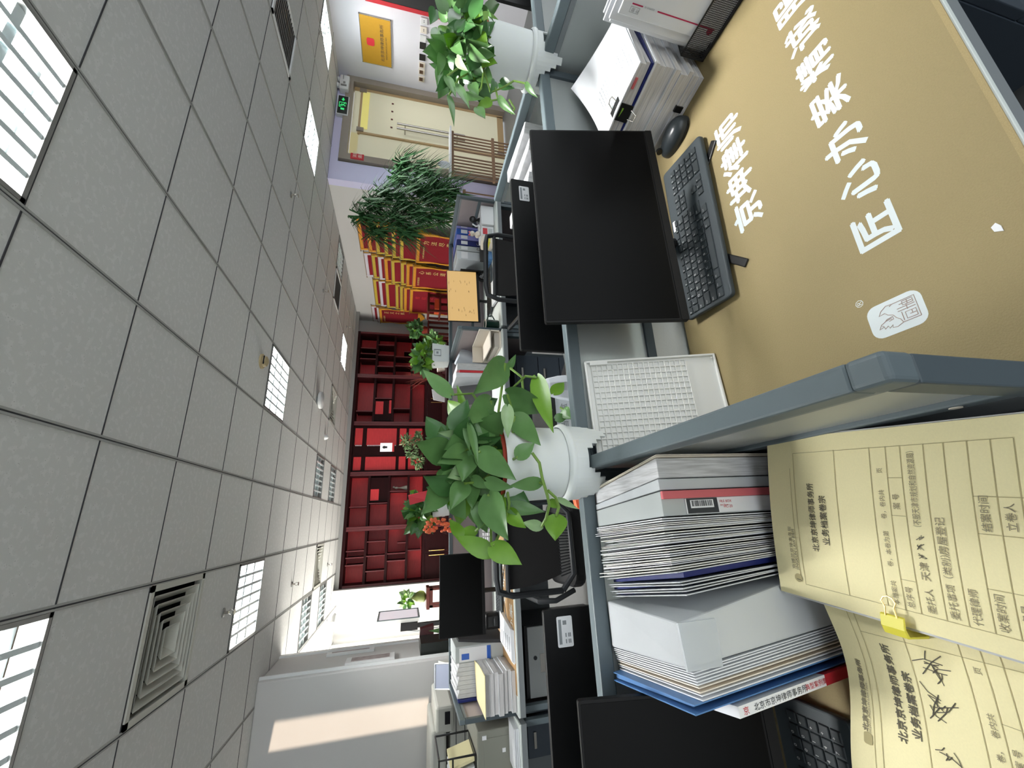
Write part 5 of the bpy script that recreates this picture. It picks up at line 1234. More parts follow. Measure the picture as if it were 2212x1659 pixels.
KM = {'l': 0, 'y': 1, 'p': 2, 'd': 3}
def foliage(t, leaves, seed, roll=.7, parent_mats=('leaf', 'leaf_young', 'leaf_pale', 'leaf_dark'), extra=()):
    r_ = random.Random(seed); mb = MB()
    for bx, by, bz, tx, ty, tz, w, k in leaves:
        mb.cur = KM[k]
        leaf(mb, (bx, by, bz), (tx, ty, tz), w * 1.2, r_.uniform(-roll, roll), r_.uniform(.05, .25), r_.uniform(.08, .30))
    for c_, rr, n, sz in extra:
        for _ in range(n):
            p = V((r_.uniform(-1, 1), r_.uniform(-1, 1), r_.uniform(-1, 1)))
            b = V(c_) + V((p.x * rr[0], p.y * rr[1], p.z * rr[2]))
            d = V((p.x + r_.uniform(-.6, .6), p.y * .5 + r_.uniform(-.6, .3), p.z * .6 + r_.uniform(-.9, .4))).normalized()
            mb.cur = r_.choice((0, 0, 0, 3, 3, 3, 1)); L = sz * r_.uniform(.7, 1.25)
            leaf(mb, b, b + d * L, L * .72, r_.uniform(-.9, .9), r_.uniform(.05, .25), r_.uniform(.1, .3))
    return obj('foliage', mb, list(parent_mats), t, smooth=True)
def straddle_pot(t, c, r, zr, z0, ztop, steps=True):
    """white balcony pot with a ring and a stepped skirt that straddles the partition rail"""
    x, y = c
    obj('pot_body', MB().lathe([(r * .90, zr + .004), (r * .955, ztop - .004), (r * .975, ztop), (r * .945, ztop), (r * .92, ztop - .015), (r * .85, zr + .02)], (x, y, 0), 48, cap0=False, cap1=True), 'pot_white', t, smooth=True)
    obj('pot_ring', MB().lathe([(r * .93, zr + .010), (r * 1.0, zr + .006), (r * 1.02, zr), (r * 1.0, zr - .005), (r * .93, zr - .006)], (x, y, 0), 48, cap0=False, cap1=False), 'pot_white', t, smooth=True)
    sk = MB(); n = 48
    def low(a):                          # the skirt reaches down beside the rail and steps up over it
        s_ = min(abs(math.sin(a)), abs(math.cos(a))); k = 0
        for lim in (.58, .46, .35, .24): k += s_ < lim
        return z0 + k * (1.084 - z0) / 4
    for i in range(n):
        a0, a1 = 2 * math.pi * i / n, 2 * math.pi * (i + 1) / n
        zl = low((a0 + a1) / 2)
        zl = min(zl, zr - .012)
        ro, ri = r * .965, r * .925; rl = r * (.965 - .5 * (zr - zl)); rl2 = rl - .004
        f_ = lambda rr, a, z: (x + rr * math.cos(a), y + rr * math.sin(a), z)
        sk.add([f_(ro, a0, zr), f_(ro, a1, zr), f_(rl, a1, zl), f_(rl, a0, zl), f_(ri, a0, zr), f_(ri, a1, zr), f_(rl2, a1, zl), f_(rl2, a0, zl)], [(0, 1, 2, 3), (7, 6, 5, 4), (3, 2, 6, 7), (0, 3, 7, 4), (1, 5, 6, 2), (0, 4, 5, 1)])
    obj('pot_skirt', sk, 'pot_white', t, smooth=True, angle=50)
    obj('inner_pot', MB().lathe([(r * .80, ztop - .03), (r * .885, ztop + .006), (r * .83, ztop + .006), (r * .78, ztop - .02)], (x, y, 0), 40, cap0=False, cap1=False), 'pot_red', t, smooth=True)
    obj('soil', MB().lathe([(r * .80, ztop - .012), (.001, ztop - .004)], (x, y, 0), 24, cap0=False, cap1=False), 'soil', t)
c_rot = R(0)
t = thing('potted_pothos', 'big trailing pothos in a white stepped pot, middle of the near partition', 'potted plant', (.107, .826, 1.0), 'pothos in white straddling pots')
c_rot = R(35)
straddle_pot(t, (.107, .828), .0815, 1.115, 1.034, 1.252)
for s in STEMS_MID: obj('stem', MB().tube(s, .0028, 6), 'stem', t, smooth=True)
foliage(t, LEAVES_MID, 21, .5, extra=(((.10, .84, 1.31), (.075, .05, .055), 46, .065),))
t = thing('potted_pothos', 'bushy pothos in a white stepped pot at the right partition corner', 'potted plant', (1.335, .828, 1.0), 'pothos in white straddling pots')
c_rot = R(20)
straddle_pot(t, (1.345, .830), .0815, 1.105, 1.022, 1.248)
for s in STEMS_RIGHT: obj('stem', MB().tube(s, .0028, 6), 'stem', t, smooth=True)
foliage(t, LEAVES_RIGHT, 5, .5, extra=(((1.36, .83, 1.31), (.085, .07, .055), 60, .062), ((1.28, .82, 1.29), (.05, .05, .05), 20, .055)))
def bush(t, c, rx, ry, rz, n, size, seed, mats=('leaf', 'leaf_young', 'leaf_pale', 'leaf_dark'), wts=(6, 2, 1, 4), slim=.75, up=.2, name='foliage'):
    r_ = random.Random(seed); mb = MB(); kinds = [k for k, w in enumerate(wts) for _ in range(w)]
    for _ in range(n):
        while True:
            p = V((r_.uniform(-1, 1), r_.uniform(-1, 1), r_.uniform(-1, 1)))
            if .15 < p.length < 1: break
        b = V(c) + V((p.x * rx, p.y * ry, p.z * rz)) * .85
        d = (p.normalized() + V((r_.uniform(-.7, .7), r_.uniform(-.7, .7), r_.uniform(-.8, .5) + up))).normalized()
        mb.cur = r_.choice(kinds); L = size * r_.uniform(.7, 1.3)
        leaf(mb, b, b + d * L, L * slim * r_.uniform(.8, 1.1), r_.uniform(-1, 1), .15, .2)
    return obj(name, mb, list(mats), t, smooth=True)
def square_pot(t, x0, x1, y0, y1, z0, z1, emblem=True):
    obj('pot_body', MB().hexa([(x0 + .012, y0 + .012, z0), (x1 - .012, y0 + .012, z0), (x1 - .012, y1 - .012, z0), (x0 + .012, y1 - .012, z0)], [(x0, y0, z1), (x1, y0, z1), (x1, y1, z1), (x0, y1, z1)]), 'pot_white', t, bevel=.006)
    obj('pot_ring', MB().box(x0 + .005, x1 - .005, y0 - .002 + .004, y1 - .002, z0 + .038, z0 + .045), 'pot_white', t)
    obj('soil', MB().box(x0 + .008, x1 - .008, y0 + .008, y1 - .008, z1 - .004, z1 + .002), 'soil', t)
    if emblem:
        e = MB(); xc, zc = (x0 + x1) / 2, (z0 + z1) / 2 + .03
        for r_ in ((-.03, -.03, .03, -.027), (-.03, .027, .03, .03), (-.03, -.03, -.027, .03), (.027, -.03, .03, .03), (-.008, -.008, .008, .010)): e.box(xc + r_[0], xc + r_[2], y0 - .004 + .001, y0 + .003, zc + r_[1], zc + r_[3])
        obj('pot_mark', e, 'ink_soft', t)
t = thing('potted_plant', 'green plant in a white square pot with a small mark, on the far partition', 'potted plant', (1.42, 3.47, 1.05), 'plants in white pots on the far partition')
square_pot(t, 1.335, 1.515, 3.38, 3.56, 1.082, 1.235)
bush(t, (1.40, 3.46, 1.31), .14, .12, .09, 90, .075, 31, wts=(5, 4, 1, 2))
t = thing('potted_plant', 'plant with a red envelope and red ornaments in a white pot, far partition', 'potted plant', (.12, 3.47, 1.05), 'plants in white pots on the far partition')
square_pot(t, .03, .20, 3.385, 3.555, 1.082, 1.215, emblem=False)
bush(t, (.085, 3.46, 1.30), .16, .13, .12, 120, .080, 37, wts=(6, 2, 0, 4))
rs2 = random.Random(8); fl = MB()
for _ in range(60):
    p = V((.02 - .10 * rs2.random(), 3.36 - .05 * rs2.random(), 1.28 - .20 * rs2.random())); fl.ball(p, .008 + .008 * rs2.random(), n=5)
obj('red_ornaments', fl, 'flower_red', t)
obj('red_envelope', MB().hexa([(.16, 3.30, 1.26), (.23, 3.31, 1.25), (.235, 3.313, 1.25), (.165, 3.303, 1.26)], [(.13, 3.33, 1.39), (.20, 3.33, 1.405), (.205, 3.333, 1.405), (.135, 3.333, 1.39)]), 'red', t)
# feathery palm in front of the pennants
t = thing('potted_palm', 'tall feathery dark green palm between the pennants and the glass door', 'potted plant', (3.95, 4.35, 0))
obj('pot_body', MB().lathe([(.15, 0), (.20, .30), (.21, .34), (.19, .34)], (3.95, 4.35, 0), 28), 'ceramic', t, smooth=True)
obj('soil', MB().lathe([(.19, .32), (.001, .33)], (3.95, 4.35, 0), 20, cap0=False, cap1=False), 'soil', t)
pr_ = random.Random(12); stm = MB(); fr = MB()
HEADS = [(3.62, 4.40, 2.02), (3.45, 4.45, 1.85), (3.75, 4.30, 1.90), (3.95, 4.35, 1.75), (3.55, 4.30, 1.62), (4.35, 4.45, 1.62), (4.55, 4.40, 1.55), (3.80, 4.25, 1.55), (4.10, 4.30, 1.40), (3.65, 4.25, 1.35), (3.95, 4.25, 1.20), (4.20, 4.35, 1.15), (3.70, 4.30, 1.10), (4.0, 4.2, .95), (3.42, 4.35, 1.50), (4.45, 4.40, 1.30)]
for hx, hy, hz in HEADS:
    stm.tube([(3.95 + pr_.uniform(-.08, .08), 4.35 + pr_.uniform(-.08, .08), .32), ((3.95 + hx) / 2, hy, hz * .55 + .1), (hx, hy, hz)], .009, 6)
    for k in range(150):
        a = pr_.uniform(0, 2 * math.pi); e = pr_.uniform(-.35, 1.0); L = pr_.uniform(.22, .40)
        d = V((math.cos(a) * math.cos(e), math.sin(a) * math.cos(e), math.sin(e)))
        p0 = V((hx, hy, hz + pr_.uniform(-.12, .06))); p1 = p0 + d * L * .5; p2 = p0 + d * L * .95 - V((0, 0, L * .45))
        s_ = d.cross(V((0, 0, 1))).normalized() * .0105; nn = s_.cross(d).normalized() * .002
        fr.add([p0 - s_ * .4, p0 + s_ * .4, p1 + s_, p1 - s_, p2, p1 + nn], [(0, 1, 2, 5), (0, 5, 3), (5, 2, 4), (3, 5, 4)])
obj('stems', stm, 'stem', t, smooth=True); obj('fronds', fr, 'leaf_palm', t)
# bonsai on the tea table
t = thing('tea_table', 'dark wooden table in front of the red cabinets, with a bonsai', 'table', (1.5, 7.5, 0))
obj('table_top', MB().box(-.2, 3.2, 7.05, 7.95, .70, .75), 'cherry_dark', t, bevel=.006)
for x in (-.1, 3.0):
    for y in (7.1, 7.82): obj('leg', MB().box(x, x + .08, y, y + .08, 0, .70), 'cherry_dark', t)
obj('apron', MB().box(-.1, 3.1, 7.1, 7.13, .58, .70), 'cherry_dark', t)
t = thing('bonsai', 'bonsai with pale leaves in a brown bowl before the middle red cabinet', 'potted plant', (1.32, 7.4, .752))
obj('pot_body', MB().lathe([(.10, 0), (.16, .02), (.18, .10), (.15, .12)], (1.32, 7.4, .752), 28, sx=1.2), 'mahogany', t, smooth=True)
obj('rock', MB().ball((1.18, 7.38, .90), .10, .07, .09, 10).ball((1.40, 7.40, .90), .12, .07, .05, 10), 'ceramic', t, smooth=True)
obj('trunk', MB().tube([(1.30, 7.4, .86), (1.22, 7.4, 1.0), (1.32, 7.4, 1.12), (1.24, 7.4, 1.25), (1.38, 7.4, 1.38)], [.03, .026, .02, .014, .006], 8).tube([(1.30, 7.4, 1.10), (1.10, 7.4, 1.18), (.98, 7.4, 1.15)], [.014, .01, .005], 6).tube([(1.26, 7.4, 1.24), (1.42, 7.4, 1.30)], [.012, .006], 6), 'stem_brown', t, smooth=True)
for k, (c_, r_) in enumerate((((1.38, 7.4, 1.42), (.16, .10, .10)), ((1.22, 7.38, 1.32), (.18, .10, .11)), ((1.02, 7.38, 1.22), (.14, .10, .11)), ((1.44, 7.4, 1.22), (.12, .08, .08)))):
    bush(t, c_, *r_, 110, .055, 50 + k, mats=('leaf_pale', 'leaf', 'leaf_pale', 'leaf_dark'), wts=(5, 2, 3, 1), slim=.45)
tag(obj('paper_bag', MB().hexa([(2.10, 7.35, .752), (2.30, 7.35, .752), (2.32, 7.42, .752), (2.12, 7.42, .752)], [(2.16, 7.38, .96), (2.36, 7.38, .99), (2.36, 7.41, .99), (2.16, 7.41, .96)]), 'label_paper', loc=(2.2, 7.4, .752)), 'white paper bag with red square on the dark table', 'bag')
tag(obj('basket', MB().lathe([(.07, 0), (.09, .13), (.085, .14)], (2.80, 7.40, .752), 18), 'cream', smooth=True, loc=(2.8, 7.4, .752)), 'cream basket on the dark table right of the paper bag', 'basket')
tag(obj('striped_cup', MB().lathe([(.05, 0), (.055, .10), (.05, .10)], (.68, 7.40, .752), 18), 'rose', smooth=True, loc=(.68, 7.4, .752)), 'striped pinkish cup on the dark table left of the bonsai', 'cup')
tag(obj('red_ornament', MB().ball((2.45, 7.45, .82), .05, n=8).tube([(2.45, 7.45, .86), (2.50, 7.42, .95), (2.56, 7.4, .98)], .016, 6), 'red', smooth=True, loc=(2.45, 7.45, .752)), 'bright red ornament on the dark table between the papers', 'ornament')
t = thing('dried_grasses', 'rust-coloured dried grasses rising before the right cabinets', 'plant', (2.62, 7.4, .752))
obj('vase', MB().lathe([(.05, 0), (.07, .08), (.03, .20), (.04, .22)], (2.62, 7.4, .752), 18), 'mahogany', t, smooth=True)
gr = MB(); pr_ = random.Random(4)
for _ in range(70):
    p0 = V((2.62, 7.4, .95)); d = V((pr_.uniform(-.5, .45), pr_.uniform(-.3, .3), 1)).normalized(); L = pr_.uniform(.25, .62)
    gr.tube([p0, p0 + d * L * .6, p0 + d * L + V((d.x * .12, 0, -.02))], [.004, .003, .001], 4)
obj('stalks', gr, 'leaf_rust', t)
# plants at the corner by the last pennant
for k, (c_, rr, n, lab) in enumerate((((4.02, 8.3, 1.30), (.20, .15, .16), 90, 'dark leafy plant below the last pennant, upper of two'), ((3.58, 7.98, .92), (.24, .16, .20), 120, 'yellow-green leafy plant beside the right cabinet, lower of two'))):
    t = thing('potted_plant', lab, 'potted plant', (c_[0], c_[1], 0), 'plants in the back right corner')
    if k == 0:
        obj('plant_stand', MB().box(c_[0] - .16, c_[0] + .16, c_[1] - .15, c_[1] + .15, 1.02, 1.05).box(c_[0] - .15, c_[0] - .11, c_[1] - .14, c_[1] - .10, 0, 1.02).box(c_[0] + .11, c_[0] + .15, c_[1] - .14, c_[1] - .10, 0, 1.02).box(c_[0] - .15, c_[0] - .11, c_[1] + .10, c_[1] + .14, 0, 1.02).box(c_[0] + .11, c_[0] + .15, c_[1] + .10, c_[1] + .14, 0, 1.02), 'mahogany', t)
        obj('pot_body', MB().lathe([(.07, 0), (.10, .12), (.09, .12)], (c_[0], c_[1], 1.05), 18), 'pot_red', t, smooth=True)
    else:
        obj('pot_body', MB().lathe([(.12, 0), (.18, .60), (.16, .62)], (c_[0], c_[1], 0), 20), 'pot_red', t, smooth=True)
        obj('trunk', MB().tube([(c_[0], c_[1], .6), (c_[0], c_[1], .9)], .02, 8), 'stem_brown', t)
    bush(t, c_, *rr, n, .11, 60 + k, wts=(3, 1, 0, 5) if k == 0 else (4, 4, 2, 1))
t = thing('mahogany_stand', 'dark red carved stand holding an orange box beside the pennants', 'stand', (4.11, 7.4, 0))
st = MB()
for x in (3.94, 4.28):
    for y in (7.25, 7.58): st.box(x - .02, x + .02, y - .02, y + .02, 0, 1.08)
st.box(3.91, 4.31, 7.22, 7.61, 1.06, 1.10).box(3.91, 4.31, 7.22, 7.61, .84, .87)
obj('stand_frame', st, 'mahogany', t)
tag(obj('orange_box', MB().box(4.0, 4.22, 7.28, 7.50, .872, .96), 'orange', loc=(4.11, 7.4, .872)), 'orange box on the dark red carved stand', 'box')
# glass vase with a green plant on the stool
t = thing('glass_vase', 'round glass vase with green plant on the dark red stool', 'vase', (-1.15, 7.5, 1.03))
obj('vase_glass', MB().lathe([(.04, 0), (.085, .03), (.10, .09), (.08, .15), (.035, .20), (.03, .24)], (-1.15, 7.5, 1.032), 24, cap1=False), 'plant_water', t, smooth=True)
obj('roots', MB().tube([(-1.15, 7.5, 1.05), (-1.13, 7.5, 1.15), (-1.15, 7.5, 1.27)], .02, 6), 'stem', t)
bush(t, (-1.16, 7.48, 1.34), .14, .10, .09, 50, .08, 71, wts=(4, 5, 4, 0))
t = thing('floor_plant', 'single green leaf plant seen left of the far monitor', 'plant', (-.86, 3.62, 0))
obj('pot_body', MB().lathe([(.09, 0), (.12, .20), (.11, .2)], (-.86, 3.75, 0), 18), 'pot_white', t, smooth=True)
mb = MB(); leaf(mb, (-.84, 3.72, 1.02), (-.80, 3.66, 1.21), .05, .4); leaf(mb, (-.86, 3.75, .9), (-.95, 3.75, 1.05), .06, .2)
obj('leaves', mb, 'leaf', t, smooth=True)
obj('stem', MB().tube([(-.86, 3.75, .2), (-.86, 3.75, .8), (-.84, 3.72, 1.03)], .006, 6), 'stem', t)

# ------------------------------------------------------------------ facing bench just behind the near partition
desk(.114, 1.37, .842, 1.45, 'facing desk behind the near partition, under the label-backed monitor', front=1)
desk(-1.10, .083, .842, 1.45, 'facing desk behind the left partition, mostly hidden', front=1)
screen_y(1.40, .84, 1.47, 'partition end running away behind the right plant pot', base=.42)
screen_y(.0985, .84, 1.40, 'partition running away behind the middle plant pot', base=.42)
for k in range(9):
    z0 = DZ + .003 + .0; 
PW = ['white paper sheaf in the row behind the right partition, nearest the pot', 'white paper sheaf second from the right pot', 'white paper sheaf third from the right pot', 'white paper sheaf fourth from the right pot', 'white paper sheaf fifth, beside the monitor top', 'white paper sheaf last in the row, by the monitor corner']
for k in range(6):
    x0 = 1.33 - .075 * k; w_ = .06; h_ = 1.075 - .012 * (k % 3)
    t = thing('paper_sheaf', PW[k], 'paper', (x0 - .03, 1.15, DZ), 'paper sheaves behind the near partition')
    obj('sheets', MB().hexa([(x0 - w_, 1.02, DZ + .002), (x0, 1.02, DZ + .002), (x0, 1.25, DZ + .002), (x0 - w_, 1.25, DZ + .002)], [(x0 - w_ + .012, 1.02, h_), (x0 + .008, 1.02, h_ - .01), (x0 + .008, 1.25, h_), (x0 - w_ + .012, 1.25, h_)]), 'paper_side', t, bevel=.003)
t = thing('printed_carton', 'grey-white printed carton behind the partition under the pothos leaves', 'carton', (.34, 1.33, DZ))
obj('carton_body', MB().box(.235, .43, 1.24, 1.42, DZ + .002, .975), 'paper', t, bevel=.003)
obj('black_band', MB().box(.233, .432, 1.238, 1.422, .955, .98), 'black_plastic', t)
b = MB()
for k in range(6): b.box(.26, .40 - .01 * (k % 3), 1.2385, 1.2395, .80 + .016 * k, .805 + .016 * k)
b.text('档案盒', .03, frame_mx((.27, 1.2388, .915), (1, 0, 0), (0, 0, 1)))
obj('lettering', b, 'ink_soft', t)
tag(obj('crumpled_bag', MB().ball((.39, 1.16, .90), .045, .04, .14, 9), 'bag', loc=(.39, 1.16, DZ)), 'crumpled white plastic bag beside the printed carton', 'bag')
tag(obj('orange_bag', MB().hexa([(-.01, .90, DZ + .002), (.07, .90, DZ + .002), (.07, .98, DZ + .002), (-.01, .98, DZ + .002)], [(.012, .92, 1.05), (.062, .92, 1.055), (.062, .95, 1.055), (.012, .95, 1.04)]), 'orange', bevel=.01, loc=(.03, .94, DZ)), 'bright orange bag behind the middle plant pot', 'bag')
# white shell chair in the aisle
t = thing('shell_chair', 'white curved shell chair with dark cushion in the aisle', 'chair', (.62, 1.82, 0))
def shell(u, v):
    a = -math.pi * .05 + math.pi * 1.10 * u
    r = .20 + .05 * v
    return (.64 + r * math.cos(a) * -1, 1.85 - r * math.sin(a) * .9 + .04, .52 + .20 * v)
obj('shell', MB().sheet(shell, 20, 6, .012), 'pot_white', t, smooth=True)
obj('cushion', MB().lathe([(.15, .50), (.185, .53), (.185, .59), (.16, .61)], (.64, 1.87, 0), 24), 'black_soft', t, smooth=True)
obj('pedestal', MB().tube([(.64, 1.87, .03), (.64, 1.87, .50)], .025, 12).lathe([(.22, 0), (.20, .03)], (.64, 1.87, 0), 24), 'steel', t, smooth=True)

# ------------------------------------------------------------------ second bench
XB = [-1.12, .14, 1.40, 2.65]
desk(-1.105, .125, 2.75, 3.44, 'second-bench desk with the black chair and the switched-off monitor', group='white office desks')
desk(.155, 1.385, 2.75, 3.44, 'second-bench desk with the laptop and plastic bag')
desk(1.415, 2.635, 2.75, 3.44, 'second-bench desk with the orange-lit screen and binders')
for k, lab in enumerate(('back partition of the second bench, left section', 'back partition of the second bench, middle section', 'back partition of the second bench, right section')):
    screen_x(XB[k] + .012, XB[k + 1] - .012, 3.465, lab, panel='fabric_pink', low='fabric_pink')
for x, y0, lab in ((-1.12, 2.86, 'left end partition of the second bench, by the file stacks'), (.14, 2.86, 'partition of the second bench hidden behind the middle plant'), (1.40, 2.80, 'partition of the second bench left of the mug'), (2.65, 2.80, 'right end partition of the second bench')):
    screen_y(x, y0, 3.478, lab, panel='fabric_pink', low='fabric_pink')
def pedestal(x0, x1, y0, y1, label, mt='pedestal', n=3, zt_=.62):
    t = thing('drawer_pedestal', label, 'drawer unit', ((x0 + x1) / 2, (y0 + y1) / 2, 0), 'drawer pedestals under the desks')
    obj('body', MB().box(x0, x1, y0 + .018, y1, .04, zt_), 'black_plastic' if mt != 'pedestal' else mt, t)
    for k in range(n):
        z0 = .06 + (zt_ - .07) / n * k; z1 = z0 + (zt_ - .07) / n - .006
        d = obj('drawer', MB().box(x0 + .006, x1 - .006, y0, y0 + .018, z0, z1), mt, t, bevel=.002)
        hd = MB().box((x0 + x1) / 2 - .04, (x0 + x1) / 2 + .04, y0 - .012, y0 - .004, z1 - .05, z1 - .035)
        if mt != 'pedestal': hd = MB().box((x0 + x1) / 2 - .06, (x0 + x1) / 2 + .04, y0 - .003, y0 + .001, z1 - .105, z1 - .075)
        o = obj('handle', hd, 'steel', d)
    if mt != 'pedestal': obj('lock', MB().tube([((x0 + x1) / 2 + .02, y0 - .004, zt_ - .06), ((x0 + x1) / 2 + .02, y0 + .002, zt_ - .06)], .012, 14), 'ink', t)
    return t
pedestal(.93, 1.24, 2.90, 3.38, 'dark blue-grey drawer pedestal under the middle second-bench desk', n=3)
pedestal(-1.065, -.67, 2.86, 3.34, 'light grey fronted drawer pedestal under the left second-bench desk', mt='pedestal_light', n=2, zt_=.66)
pedestal(1.95, 2.25, 2.95, 3.38, 'dark drawer pedestal under the right second-bench desk', n=3)
# left second-bench desk
t, mx, w, h = monitor('monitor', 'black switched-off monitor on the left second-bench desk', (-.715, 3.0, 1.19), (-.216, 3.0, 1.19), (0, -.01, -.302), (0, 1, 0), foot_y=.09)
t = thing('desk_mat', 'tan desk mat with white lettering on the left second-bench desk', 'desk mat', (-.4, 3.0, DZ))
obj('mat_sheet', MB().box(-1.0, .05, 2.765, 3.25, DZ + .0004, DZ + .0024), 'mat_tan', t)
obj('lettering', MB().text('京坤律师', .09, frame_mx((-.55, 2.98, zt), (1, 0, 0), (0, 1, 0))).text('匠心办案 精诚服务', .085, frame_mx((-.86, 2.80, zt), (1, 0, 0), (0, 1, 0))), 'print_white', t)
dup(kb, (-.50, 3.10, DZ + .0065), 'black keyboard on the tan mat below the far switched-off monitor', rz=R(2.5))
t = thing('desk_phone', 'black and grey desk phone beside the far plant leaves', 'telephone', (-.12, 3.3, DZ))
obj('phone_base', MB().hexa([(-.24, 3.15, DZ + .002), (-.03, 3.15, DZ + .002), (-.03, 3.36, DZ + .002), (-.24, 3.36, DZ + .002)], [(-.24, 3.15, DZ + .03), (-.03, 3.15, DZ + .03), (-.03, 3.36, DZ + .11), (-.24, 3.36, DZ + .11)]), 'black_plastic', t, bevel=.006)
kk = MB()
for i in range(3):
    for j in range(4): kk.box(-.15 + .03 * i, -.13 + .03 * i, 3.18 + .03 * j, 3.20 + .03 * j, DZ + .045 + .011 * j, DZ + .055 + .011 * j)
obj('keys', kk, 'label_paper', t)
obj('handset', MB().tube([(-.21, 3.15, DZ + .06), (-.21, 3.25, DZ + .10), (-.21, 3.36, DZ + .135)], .024, 10), 'frame_grey', t, smooth=True)
t = thing('desk_speaker', 'small black desk speaker beside the far monitor foot', 'speaker', (-.66, 3.15, DZ))
obj('speaker_box', MB().box(-.72, -.62, 3.10, 3.20, DZ + .002, DZ + .12), 'black_plastic', t, bevel=.02)
obj('cone', MB().lathe([(.03, 0), (.02, .004)], (-.67, 3.098, DZ + .06), 14), 'ink', t)
t = thing('ring_binder', 'grey ring binder with white and blue label beside the far monitor', 'binder', (-.84, 3.25, DZ))
obj('binder_cover', MB().box(-.890, -.795, 3.10, 3.40, DZ + .002, 1.075), 'film_grey', t, bevel=.003)
obj('binder_label', MB().box(-.883, -.805, 3.097, 3.101, .84, 1.05), 'label_paper', t)
obj('blue_square', MB().box(-.872, -.838, 3.0945, 3.0975, .985, 1.035), 'blue', t); obj('blue_band', MB().box(-.883, -.805, 3.0945, 3.0975, .84, .865), 'blue', t)
tag(obj('black_folder', MB().hexa([(-.79, 3.05, DZ + .002), (-.77, 3.05, DZ + .002), (-.74, 3.38, DZ + .002), (-.76, 3.38, DZ + .002)], [(-.80, 3.22, 1.04), (-.78, 3.22, 1.04), (-.76, 3.38, 1.05), (-.78, 3.38, 1.05)]), 'black_soft', loc=(-.77, 3.2, DZ)), 'black folder leaning between monitor and grey ring binder', 'folder')
DL = ['worn document file next to the grey ring binder', 'second worn document file from the grey ring binder', 'third worn document file from the grey ring binder', 'fourth worn document file from the grey ring binder', 'fifth worn document file from the grey ring binder', 'sixth worn document file from the grey ring binder', 'seventh worn document file from the grey ring binder', 'last worn document file before the navy folder']
for k in range(8):
    x1 = -.893 - .0245 * k; x0 = x1 - .0238
    t = thing('document_file', DL[k], 'document', ((x0 + x1) / 2, 3.25, DZ), 'documents standing on the left second-bench desk')
    obj('sheets', MB().hexa([(x0, 3.10, DZ + .002), (x1, 3.10, DZ + .002), (x1, 3.40, DZ + .002), (x0, 3.40, DZ + .002)], [(x0, 3.11, 1.055 + .008 * (k % 3)), (x1, 3.11, 1.05 + .008 * (k % 3)), (x1, 3.40, 1.07 + .006 * (k % 2)), (x0, 3.40, 1.07)]), 'paper_side', t, bevel=.002)
tag(obj('navy_folder', MB().box(-1.104, -1.091, 3.09, 3.42, DZ + .002, 1.06), 'navy', loc=(-1.1, 3.25, DZ)), 'navy folder standing against the left end partition', 'folder')
zz = DZ + .003; rs = random.Random(9)
FS = ['bound file at the bottom of the stack on the far left desk edge', 'bound file second from the bottom, stack by the far left partition', 'bound file third from the bottom, stack by the far left partition', 'bound file fourth from the bottom, stack by the far left partition', 'bound file fifth from the bottom, stack by the far left partition', 'bound file sixth from the bottom, stack by the far left partition', 'bound file seventh from the bottom, below the yellow cover']
for k in range(7):
    th = .024 + .006 * rs.random(); o1 = rs.uniform(-.008, .008)
    t = thing('bound_document', FS[k], 'document', (-.97, 2.95, zz), 'bound files stacked on the far left desk')
    obj('page_block', MB().box(-1.085 + o1, -.875 + o1, 2.79 + o1, 3.07, zz + .0006, zz + th - .001), 'paper_edge', t)
    obj('cover', MB().box(-1.086 + o1, -.874 + o1, 2.788 + o1, 3.07, zz + th - .001, zz + th - .0003), 'paper', t)
    zz += th
tag(obj('case_folder', MB().sheet(lambda u, v: (-1.09 + .215 * u, 2.77 + .30 * v, zz + .006 + .03 * max(0, v - .6) * u), 8, 8, .004), 'kraft', smooth=True, loc=(-.97, 2.92, zz)), 'yellow case folder on top of the far left file stack', 'case folder')
t = thing('form_pad', 'loose pad of white forms at the far desk edge by the chair', 'paper', (-.75, 2.9, DZ))
for k in range(3): obj('sheets', MB().prism([(-.835 + .006 * k, 2.765), (-.66 + .004 * k, 2.77), (-.60, 3.06), (-.78, 3.07)], lambda a, b, c_: (a, b, c_), zt + .0005 + .008 * k, zt + .008 + .008 * k), 'paper', t)
pr = MB()
for k in range(5): pr.box(-.78, -.70, 2.80 + .05 * k, 2.81 + .05 * k, zt + .0242, zt + .0250)
obj('print', pr, 'ink_soft', t)
